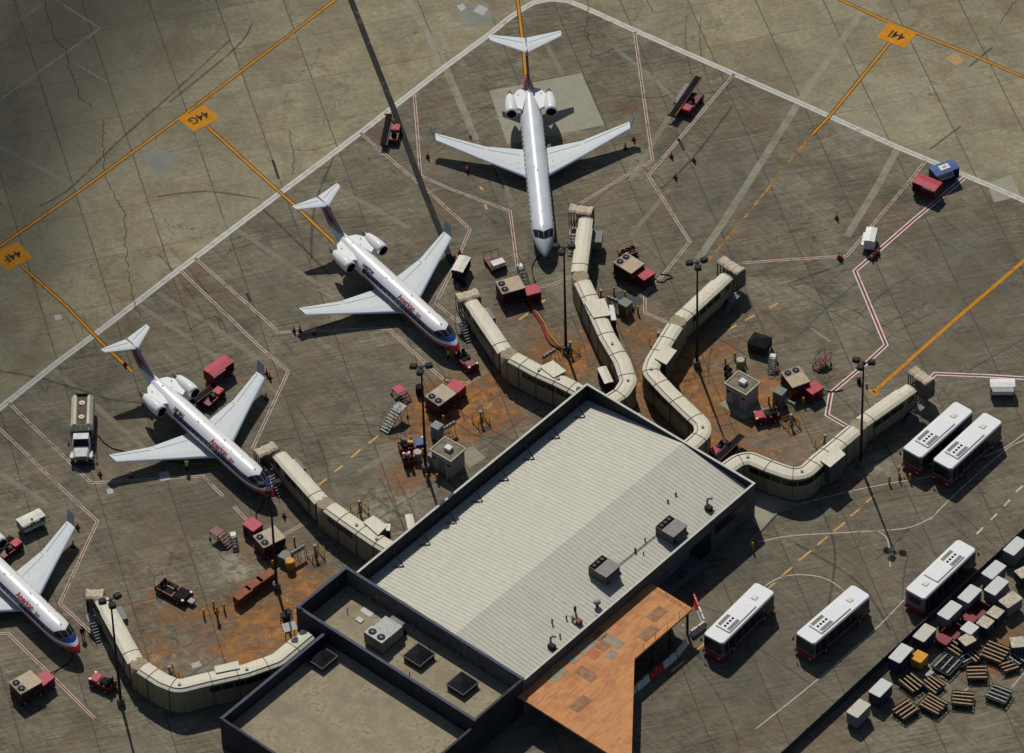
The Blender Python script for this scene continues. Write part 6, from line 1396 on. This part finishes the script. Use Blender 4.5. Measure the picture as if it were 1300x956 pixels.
c = G(367.5, 795.5, 1.9); r_ = thing('notice_board', 'white tilted notice board beside the navy wing wall', 'board', (c.x, c.y, 0), R(20)); mb = MB(); mb.box((0, 0, 1.9), (1.5, 1.0, .05), 0, Matrix.Rotation(R(22), 3, 'X')); mb.build('board', white_paint, r_); mb = MB(); mb.bar((-.5, 0, 0), (-.5, 0, 1.85), .08); mb.bar((.5, 0, 0), (.5, 0, 1.85), .08); mb.build('leg', dark_metal, r_)
# gate clutter near the navy wall
c = G(364, 789); r_ = thing('tool_rack', 'dark equipment rack against the navy wing wall', 'rack', (c.x, c.y, 0), R(45)); mb = MB(); [mb.bar((x, y, 0), (x, y, 1.5), .07) for x in (-.6, .6) for y in (-.3, .3)]; [mb.box((0, 0, z), (1.25, .65, .04)) for z in (.4, .9, 1.4)]; mb.build('frame', dark_metal, r_); MB().rbox(-.5, .2, -.25, .25, .92, 1.2, .03).build('drawer', grey_paint, r_)

# huts
def hut(q, L, w, h, lb, side_box=True):
    c = G(q[0], q[1], h); r_ = thing('equipment_hut', lb, 'hut', (c.x, c.y, 0), R(-40.5), 'flat-roofed equipment huts')
    MB().b2(-L/2, L/2, -w/2, w/2, 0, h-.12).build('wall', hut_wall, r_); rf = MB().b2(-L/2-.18, L/2+.18, -w/2-.18, w/2+.18, h-.12, h).build('roof', hut_rim, r_)
    MB().b2(-L/2+.0, L/2-.0, -w/2+.0, w/2-.0, h, h+.012).build('felt', hut_roof, rf)
    mb = MB(); t_ = .14; mb.b2(-L/2-.18, L/2+.18, -w/2-.18, -w/2-.18+t_, h, h+.09); mb.b2(-L/2-.18, L/2+.18, w/2+.18-t_, w/2+.18, h, h+.09); mb.b2(-L/2-.18, -L/2-.18+t_, -w/2-.18+t_, w/2+.18-t_, h, h+.09); mb.b2(L/2+.18-t_, L/2+.18, -w/2-.18+t_, w/2+.18-t_, h, h+.09); mb.build('rim', hut_rim, rf)
    MB().rbox(-.3, .5, -.35, .35, h+.02, h+.45, .05).build('roof_fan', white_paint, rf)
    d_ = MB().b2(-.45, .45, -w/2-.04, -w/2-.003, 0, 1.95).build('door', grey_paint, r_); MB().box((.32, -w/2-.07, 1.0), (.05, .05, .14)).build('handle', steel, d_)
    MB().b2(.8, 1.25, -w/2-.03, -w/2-.003, 1.6, 1.9).build('louvre', dark_metal, r_); MB().b2(-1.25, -.8, -w/2-.03, -w/2-.003, 1.6, 1.9).build('louvre', dark_metal, r_)
    if side_box: MB().rbox(-L/2-.75, -L/2-.02, -w/2, w/2-.3, .1, 1.5, .08).build('side_tank', grey_paint, r_)
    return r_
hut((568.6, 570.5), 2.75, 2.3, 2.75, 'grey flat-roofed hut between the lamp mast and the ribbed roof')
hh = hut((942.4, 486.3), 2.75, 2.3, 2.75, 'grey flat-roofed hut with a pale slab around it on the right stand', False)
MB().box((-1.55, .9, 1.7), (.14, .14, .5)).build('alarm_box', bright_red, hh)

# cones
co = thing('traffic_cone', 'red cone', 'cone', (0, 0, 0), 0, 'cones'); MB().b2(-.18, .18, -.18, .18, 0, .05).build('base', black_rubber, co); MB().cyl((0, 0, .42), .15, .75, 14, .035).build('cone', cone_red, co); MB().cyl((0, 0, .5), .115, .1, 14, .095).build('band', mat('cone_band', (.6, .55, .5), .5), co)
CN = {'red cone off the left wingtip of the larger jet': [(543, 200)], 'red cone under the left wing shadow of the larger jet': [(593, 218)], 'red cone at the right wingtip of the larger jet': [(804.5, 178), (794, 189)],
      'red cone right of the larger jet, beyond the zone line': [(852.3, 199.5), (880.8, 204.5), (857.4, 226)], 'red cone behind the tail of the tanker-side jet': [(158.7, 463.5)],
      'red cone between the tanker and the wingtip': [(127, 603)], 'red cone on the wing shadow of the jet by the tanker': [(166, 606)], 'red cone off the left wing of the jet by the tanker': [(338.5, 475), (342.6, 480.5), (338, 506.5)],
      'red cone right of the nose of the jet by the tanker': [(360.7, 656)], 'red cone in the row on the zone line below the middle jet wing': [(373.3, 421), (381, 421), (399, 424)],
      'red cone clustered beside the pale-roofed cart': [(577.6, 329), (583.4, 323), (580, 334)], 'red cone near the long zone line on the right apron': [(1062.3, 277.5), (1065, 328.6), (1068, 329.5)],
      'red cone by the white-roofed cart on the right apron': [(1107, 330), (1115, 323), (1111, 326)], 'red cone past the winglet of the bottom left jet': [(98.5, 670), (93, 694)], 'red cone beside the long belt loader': [(857.5, 134)], 'red cone by the squat cabinet': [(803, 393)]}
first = True
for lb, ps in CN.items():
    for q in ps:
        if first: co.location = G(*q); co['label'] = lb; co['group'] = 'cones: '+lb[9:]; first = False
        else: copy_tree(co, lb, G(*q), random.uniform(0, 1), (1.25, 1.25, 1.25), 'cones: '+lb[9:])
co.scale = (1.25,)*3

# water-filled barriers
def barrier(q1, q2, m, lb):
    c, rz, L = pose(q1, q2, .75); r_ = thing('barrier', lb, 'barrier', c, rz, 'red and white road barriers'); mb = MB(); prof = [(.28, 0), (.28, .15), (.12, .4), (.10, .85), (-.10, .85), (-.12, .4), (-.28, .15), (-.28, 0)]
    mb.loft([[(x, y, z) for y, z in prof] for x in (-1.0, 1.0)], True, False); mb.build('body', m, r_); MB().cyl((0, 0, .87), .09, .04, 10).build('filler_cap', bright_red if m is barrier_white else barrier_white, r_); return r_
barrier((880.5, 754), (886, 768), bright_red, 'red barrier standing clear of the deck nearest the terminal wall'); barrier((887.5, 771.5), (893.5, 786), barrier_white, 'white barrier end to end with the sunlit red one'); barrier((879.5, 800), (892, 791), barrier_white, 'white barrier turned across beside the nearest bus')
for a_, b_, m_, lb in [((860, 826), (870, 813), barrier_white, 'white barrier in the deck shadow, first from the bus'), ((842, 842), (857, 829), barrier_white, 'white barrier in the deck shadow, second from the bus'), ((826, 855), (840, 843), bright_red, 'red barrier in the deck shadow'), ((808, 870), (823, 857), barrier_white, 'white barrier in the deck shadow next to the red one'), ((791, 884), (805, 872), barrier_white, 'white barrier under the deck near the bottom edge')]: barrier(a_, b_, m_, lb)
o = tag(MB().box((0, 0, .02), (.25, .25, .04)).build('debris_scrap', cover_m), 'small pale scrap on the ground between the deck and the barriers', 'debris'); o.location = G(867, 794)

# fence between the road and the container yard
F0_, F1_ = G(985, 961, 1.3), G(1345, 628.5, 1.3); d = F1_-F0_; L = d.length; rz = math.atan2(d.y, d.x)
fn = thing('yard_fence', 'long dark screened fence between the bus road and the container yard', 'fence', (F0_.x, F0_.y, 0), rz)
MB().b2(0, L, -.03, .03, .05, 1.25).build('screen', mat('fence_screen', (0.035, 0.037, 0.045), .8), fn)
for k in range(int(L/2.6)+1): MB().cyl((k*2.6, 0.06, .67), .05, 1.34, 8).build('post', dark_metal, fn)
mb = MB(); mb.bar((0, 0, 1.28), (L, 0, 1.28), .05); mb.build('top_rail', grey_paint, fn)
KERB = [G(*p) for p in ((955, 684), (968, 672), (988, 650.5), (1012, 638))]

# containers (covered baggage dollies)
def make_uld(lb, topm, sidem, L, w, h, grp='white-topped containers in the yard', crumple=False):
    r_ = thing('cargo_container', lb, 'container', (0, 0, 0), 0, grp); mb = MB(); mb.rbox(-L/2, L/2, -w/2, w/2, .4, h-.06, .12, .02); mb.build('body', sidem, r_)
    mb = MB(); mb.rbox(-L/2-.03, L/2+.03, -w/2-.03, w/2+.03, h-.06, h, .16, .03); mb.build('top', topm, r_)
    mb = MB(); [mb.b2(-L/2+L/4*k-.02, -L/2+L/4*k+.02, -w/2-.02, -w/2-.002, .5, h-.15) for k in (1, 2, 3)]; mb.build('side_rib', grey_paint, r_)
    MB().b2(-L/2+.1, L/2-.1, -w/2+.1, w/2-.1, .28, .38).build('dolly_frame', dark_metal, r_); wheels(r_, [(-L/2+.4, w/2-.15), (-L/2+.4, -w/2+.15), (L/2-.4, w/2-.15), (L/2-.4, -w/2+.15)], .2, .12)
    return r_
yd = rz
def uld(q, lb, topm=uld_top, L=2.6, w=1.45, h=2.0, da=0.0, side=uld_side):
    c = G(q[0], q[1], h); o_ = make_uld(lb, topm, side, L, w, h); o_.location = (c.x, c.y, 0); o_.rotation_euler.z = yd+da; return o_
uld((1289, 693), 'white container with a rust dot, topmost at the right frame edge', da=.02, h=2.1)
uld((1261.8, 723), 'white container second down along the fence', da=0)
uld((1265, 743.4), 'white container beside the crumpled metal-topped one, second row', da=.03)
uld((1231, 753.6), 'white container with a small black mark, touching the second-row one', da=.04, L=2.5)
uld((1205.7, 774.3), 'white container right behind the bus facing away', da=.02)
uld((1173.7, 803), 'white container with orange rust blotches on its top', uld_rusty, da=.06, L=2.4, side=navy_paint)
uld((1143.6, 829), 'white container at the lower end of the row next to the orange box', da=.08, side=navy_paint, h=2.1)
uld((1167, 833), 'orange box next to the lowest white container', orange_paint, 1.5, 1.35, 1.5, .08, mat('orange_dark_side', (0.4, 0.17, 0.01), .5))
uld((1283, 761), 'crumpled shiny container near the right frame edge', uld_crumple, 2.2, 1.5, 1.8, -.15)
uld((1263.8, 777), 'crumpled container with a square top below the shiny one', uld_crumple, 1.5, 1.4, 1.7, .05, navy_paint)
uld((1251, 789.4), 'rust-tinged square container, middle of the small ones', uld_crumple, 1.5, 1.4, 1.7, .03, navy_paint)
uld((1231, 797), 'square white container with a dark smudge on top', uld_top, 1.5, 1.45, 1.7, .0)
uld((1228, 811.5), 'square dented container with navy sides above the pallets', uld_crumple, 1.5, 1.4, 1.6, -.25, navy_paint)
uld((1292, 815), 'dented container on its own by the right frame edge with navy sides', uld_crumple, 1.5, 1.5, 1.7, -.75, navy_paint)
uld((1300, 726), 'crumpled container cut by the right frame edge', uld_crumple, 1.6, 1.4, 1.8, -.3, navy_paint)
# maroon open carts
for q, lb in (((1205, 806), 'maroon open dolly with a raised end, lower of the two between containers'), ((1238, 779), 'maroon open dolly, upper of the two between containers')):
    c = G(q[0], q[1], .8); r_ = thing('open_dolly', lb, 'dolly', (c.x, c.y, 0), yd+.03, 'maroon open dollies'); MB().rbox(-1.6, 1.6, -.8, .8, .35, .55, .05).build('deck', maroon, r_)
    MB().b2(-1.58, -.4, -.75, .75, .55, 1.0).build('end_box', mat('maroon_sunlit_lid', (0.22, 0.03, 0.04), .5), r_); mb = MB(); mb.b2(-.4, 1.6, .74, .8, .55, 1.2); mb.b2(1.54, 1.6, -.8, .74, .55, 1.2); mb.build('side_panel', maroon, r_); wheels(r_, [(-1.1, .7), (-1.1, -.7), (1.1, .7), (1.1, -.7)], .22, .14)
# pallet dollies
def pallet(q, L, w, ang, lb, bars=4, z=.7, grey=False):
    c = G(q[0], q[1], z); r_ = thing('pallet_dolly', lb, 'pallet dolly', (c.x, c.y, 0), ang, 'slatted pallet dollies'); mb = MB()
    for y in (-w/2, w/2): mb.bar((-L/2, y, z-.08), (L/2, y, z-.08), .12)
    for x in (-L/2, L/2, 0): mb.bar((x, -w/2, z-.08), (x, w/2, z-.08), .1)
    n = int(L/.28)
    for k in range(n): mb.bar((-L/2+L/n*k, -w/2, z-.14), (-L/2+L/n*k, w/2, z-.14), .06)
    mb.build('frame', dark_metal if not grey else mat('dolly_dark_steel', (0.10, 0.11, 0.10), .5), r_)
    MB().b2(-L/2+.1, L/2-.1, -w/2+.1, w/2-.1, .25, .4).build('chassis', black_rubber, r_)
    for k in range(bars):
        y = -w/2+w*(k+.5)/bars; MB().box((random.uniform(-.1, .1), y, z), (L*random.uniform(.85, 1.0), .14, .05), random.uniform(-.03, .03)).build('slat', wood if not grey else steel, r_)
    wheels(r_, [(-L*.35, w/2-.1), (-L*.35, -w/2+.1), (L*.35, w/2-.1), (L*.35, -w/2+.1)], .2, .12)
    return r_
pallet((1202, 842), 2.6, 2.3, yd+.05, 'bare steel pallet dolly in the middle of the yard', 3, grey=True)
pallet((1263, 827), 2.7, 2.6, R(-32), 'pallet dolly with five pale slats beside the navy-sided container', 5)
pallet((1240.5, 853), 2.2, 2.0, R(0), 'pallet dolly with level pale slats at the bottom of the yard', 4)
pallet((1158, 866), 2.3, 2.0, R(-50), 'pallet dolly with pale and red slats below the orange box', 4)
pallet((1213, 822), 2.2, 1.6, R(-45), 'pallet dolly half hidden between the maroon dolly and navy-sided container', 3)
pallet((1290, 836), 1.6, 1.2, R(-45), 'small dolly frame below the container by the right frame edge', 2, grey=True)
pallet((1150, 900), 2.4, 2.0, R(40), 'pallet dolly at the lower end of the yard, nearest the fence', 4)
pallet((1185, 893), 2.5, 2.2, R(-40), 'pallet dolly second from the lower end of the yard', 5)
pallet((1222, 886), 2.3, 2.0, R(-10), 'pallet dolly with level slats below the row of pallets', 4)
pallet((1268, 880), 2.4, 2.1, R(-30), 'pallet dolly at the lower right of the yard', 4, grey=True)
uld((1118, 873), 'white container at the lower end of the fence, below the other containers', da=.05, L=2.4, side=navy_paint)
uld((1090, 899), 'rust-blotched container farthest down the fence', uld_rusty, da=.03, L=2.4)
pallet((1224, 836), 1.9, 1.5, R(35), 'bare frame dolly wedged between the steel dolly and the slatted ones', 2, .5, grey=True)
pallet((1238, 832), 1.6, 1.4, R(-52), 'small slatted dolly beside the navy-sided container foot', 3, .55)
pallet((1184, 868), 2.2, 1.8, R(-48), 'slatted dolly tucked against the lowest pale-slatted one', 4, .6)
pallet((1281, 845), 1.8, 1.5, R(20), 'slatted dolly near the right frame edge below the lone container', 3, .6)
for k, (q, c_) in enumerate((((1196, 860), wood), ((1216, 848), cover_m), ((1250, 840), cover_m), ((1275, 858), wood), ((1178, 846), wood), ((1288, 826), cover_m))):
    mb = MB(); mb.box((0, 0, .06), (.9 if k % 2 else .5, .14 if k % 2 else .35, .12), .4*k); o = tag(mb.build('litter_board', c_), 'loose board or sheet lying between the pallet dollies', 'scrap', 'scraps lying in the yard'); o.location = G(*q)
mb = MB(); mb.rbox(-.5, .5, -.3, .3, 0, .4, .1); o = tag(mb.build('tarpaulin', cover_m), 'crumpled pale tarpaulin on the lowest pallets', 'tarpaulin'); o.location = G(1180, 858); o.rotation_euler.z = .8

# ---------------------------------------------------------------- people
import bmesh
def person(q, lb, rz, vest, pose_='stand', z0=0.0):
    c = G(q[0], q[1], z0); r_ = thing('person', lb, 'person', (c.x, c.y, z0), rz)
    V = [(0, 0, .95), (0, 0, 1.15), (0, 0, 1.42), (0, 0, 1.52), (.01, 0, 1.60), (0, .10, .90), (.02, .11, .50), (0, .12, .08), (.13, .13, .04), (0, -.10, .90), (.08, -.11, .50), (.04, -.12, .08), (.17, -.13, .04), (0, .20, 1.42), (.03, .28, 1.16), (.16, .27, .95), (0, -.20, 1.42), (.03, -.28, 1.16), (.12, -.29, .93), (.21, .26, .88), (.16, -.29, .86)]
    E_ = [(0, 1), (1, 2), (2, 3), (3, 4), (0, 5), (5, 6), (6, 7), (7, 8), (0, 9), (9, 10), (10, 11), (11, 12), (2, 13), (13, 14), (14, 15), (2, 16), (16, 17), (17, 18), (15, 19), (18, 20)]
    rad = [.15, .14, .16, .065, .06, .10, .07, .05, .045, .10, .07, .05, .045, .08, .052, .038, .08, .052, .038, .04, .04]
    me = bpy.data.meshes.new('body'); me.from_pydata(V, E_, []); o_ = bpy.data.objects.new('body', me); COL.objects.link(o_)
    sk_ = o_.modifiers.new('skin', 'SKIN'); 
    for i, s_ in enumerate(me.skin_vertices[0].data): s_.radius = (rad[i], rad[i]); s_.use_root = (i == 0)
    su = o_.modifiers.new('sub', 'SUBSURF'); su.levels = 1; su.render_levels = 1
    dg = bpy.context.evaluated_depsgraph_get(); m2 = bpy.data.meshes.new_from_object(o_.evaluated_get(dg)); bpy.data.objects.remove(o_)
    m2.materials.clear(); m2.materials.append(trousers); m2.materials.append(skin_mat); m2.materials.append(vest if False else mat('work_shirt', (0.05, 0.055, 0.07), .8, dirt_amt=0))
    for p_ in m2.polygons:
        z = p_.center.z; y = abs(p_.center.y); p_.use_smooth = True
        p_.material_index = 0 if z < .95 and y < .22 else (1 if (z > 1.5 or (y > .22 and z < 1.12)) else 2)
    b_ = bpy.data.objects.new('body', m2); COL.objects.link(b_); b_.parent = r_
    hd = MB(); rg = []
    for k in range(9):
        a_ = -math.pi/2+math.pi*k/8; rg.append([(.02+.105*math.cos(a_)*math.cos(t_*math.pi/6)+.0, .085*math.cos(a_)*math.sin(t_*math.pi/6), 1.68+.125*math.sin(a_)) for t_ in range(12)])
    hd.loft(rg); hd.box((.13, 0, 1.67), (.03, .025, .04)); hd.build('head', skin_mat, r_); MB().dome((.01, 0, 1.71), .115, .11, 12).build('hair', mat('dark_hair', (.02, .015, .012), .8, dirt_amt=0), r_)
    mb = MB(); mb.loft([[(x_*1.0, y_*1.0, z) for x_, y_ in [(.17*math.cos(t_*math.pi/8)*s_, .235*math.sin(t_*math.pi/8)*s_) for t_ in range(16)]] for s_, z in ((.92, .93), (1.0, 1.15), (1.05, 1.32), (.85, 1.46), (.35, 1.50))], False); mb.build('vest', vest, r_)
    return r_
person((237.5, 598), 'worker in a yellow-green vest walking on the wing shadow of the jet by the tanker', 2.5, hivis)
person((569, 457), 'worker in a green vest standing beside the nose of the middle jet', -.8, hivis)
person((42, 673), 'worker in a green vest beside the pale-roofed cart by the bottom left jet', 1.2, hivis)
person((500, 163), 'worker in a yellow-green vest at the small belt loader on the white line', -1.4, hivis)
person((276, 787), 'worker in an orange vest among the yellow bollards on the left apron', -.6, orange_paint)
person((105.5, 810), 'person in dark clothes standing right of the bottom left jet nose', -1.2, dark_metal)
# pavement kerb
mb = MB(); strip_mb(mb, [(950,690),(968,672),(988,650.5),(1012,637.5)], .16, 0, .12)
P = [G(*p) for p in ((950,690),(968,672),(988,650.5),(1012,637.5))]; mb = MB(); sweep(mb, fillet(P, 3), [(.09, 0), (.09, .13), (-.09, .13), (-.09, 0)]); struct(mb.build('kerb', mat('kerb_stone', (0.20, 0.19, 0.16), .8)))
# gangway clutter: standpipe valve by the pavement, ladder on the wall
c = G(1090, 455); 
tag(MB().box((0, 0, .35), (.45, .35, .7)).build('marker_box', dark_metal), 'small dark marker box by the bold zone line below the lamp heads', 'marker box').location = G(1090.5, 486)
tag(MB().cyl((0, 0, .25), .12, .5, 8).build('marker_post', grey_paint), 'small grey post between the stand line end and the lamp mast', 'marker post').location = G(1100, 491)
tag(MB().box((0, 0, .9), (.18, .18, 1.8)).build('bridge_lamp_post', orange_paint), 'short orange marker post under the outer end of the tall bridge', 'marker post').location = G(762.5, 316)
# orange upright sign at the road corner near the terminal
c = G(955.5, 699); r_ = thing('road_post', 'orange striped post at the road corner by the terminal wall', 'marker post', (c.x, c.y, 0)); MB().cyl((0, 0, .6), .11, 1.2, 12).build('post', orange_paint, r_); MB().dome((0, 0, 1.2), .11, .06, 12).build('cap', orange_paint, r_)
c = G(905, 752); r_ = None

# ---------------------------------------------------------------- unseen puffs added out of view to half shade the far left apron
def cloud():
    H = 1700.0; k = H/sunv.z; rnd = random.Random(5); mb = MB(); n = 0
    ax, ay = G(-40, 60), G(-40, 60)
    for i in range(900):
        # footprint on the ground the puff will shade
        x = rnd.uniform(-150, -25); y = rnd.uniform(-25, 110)
        e = (x+60)/1.0; edge = -38+0.30*(y-30)+6*noise.noise(Vector((x*.05, y*.05, 0)))
        dns = max(0.0, min(1.0, (edge-x)/22.0))*max(0.0, min(1.0, (y+14)/34.0))
        if rnd.random() > dns*0.92: continue
        c = Vector((x, y, 0))+sunv*(k+rnd.uniform(-18, 18)); r = rnd.uniform(2.2, 4.6); rg = []
        for a in range(5):
            la = -math.pi/2+math.pi*(a+.02)/4.04
            rg.append([c+Vector((r*math.cos(la)*math.cos(b*math.pi/4), r*math.cos(la)*math.sin(b*math.pi/4), r*.6*math.sin(la)))*(1+.25*noise.noise(c*.1+Vector((a, b, 0)))) for b in range(8)])
        mb.loft(rg, True, True); n += 1
    o = mb.build('cloud', mat('cloud_white', (0.8, 0.8, 0.8), 1.0, dirt_amt=0, var=0)); o['kind'] = 'stuff'
cloud()
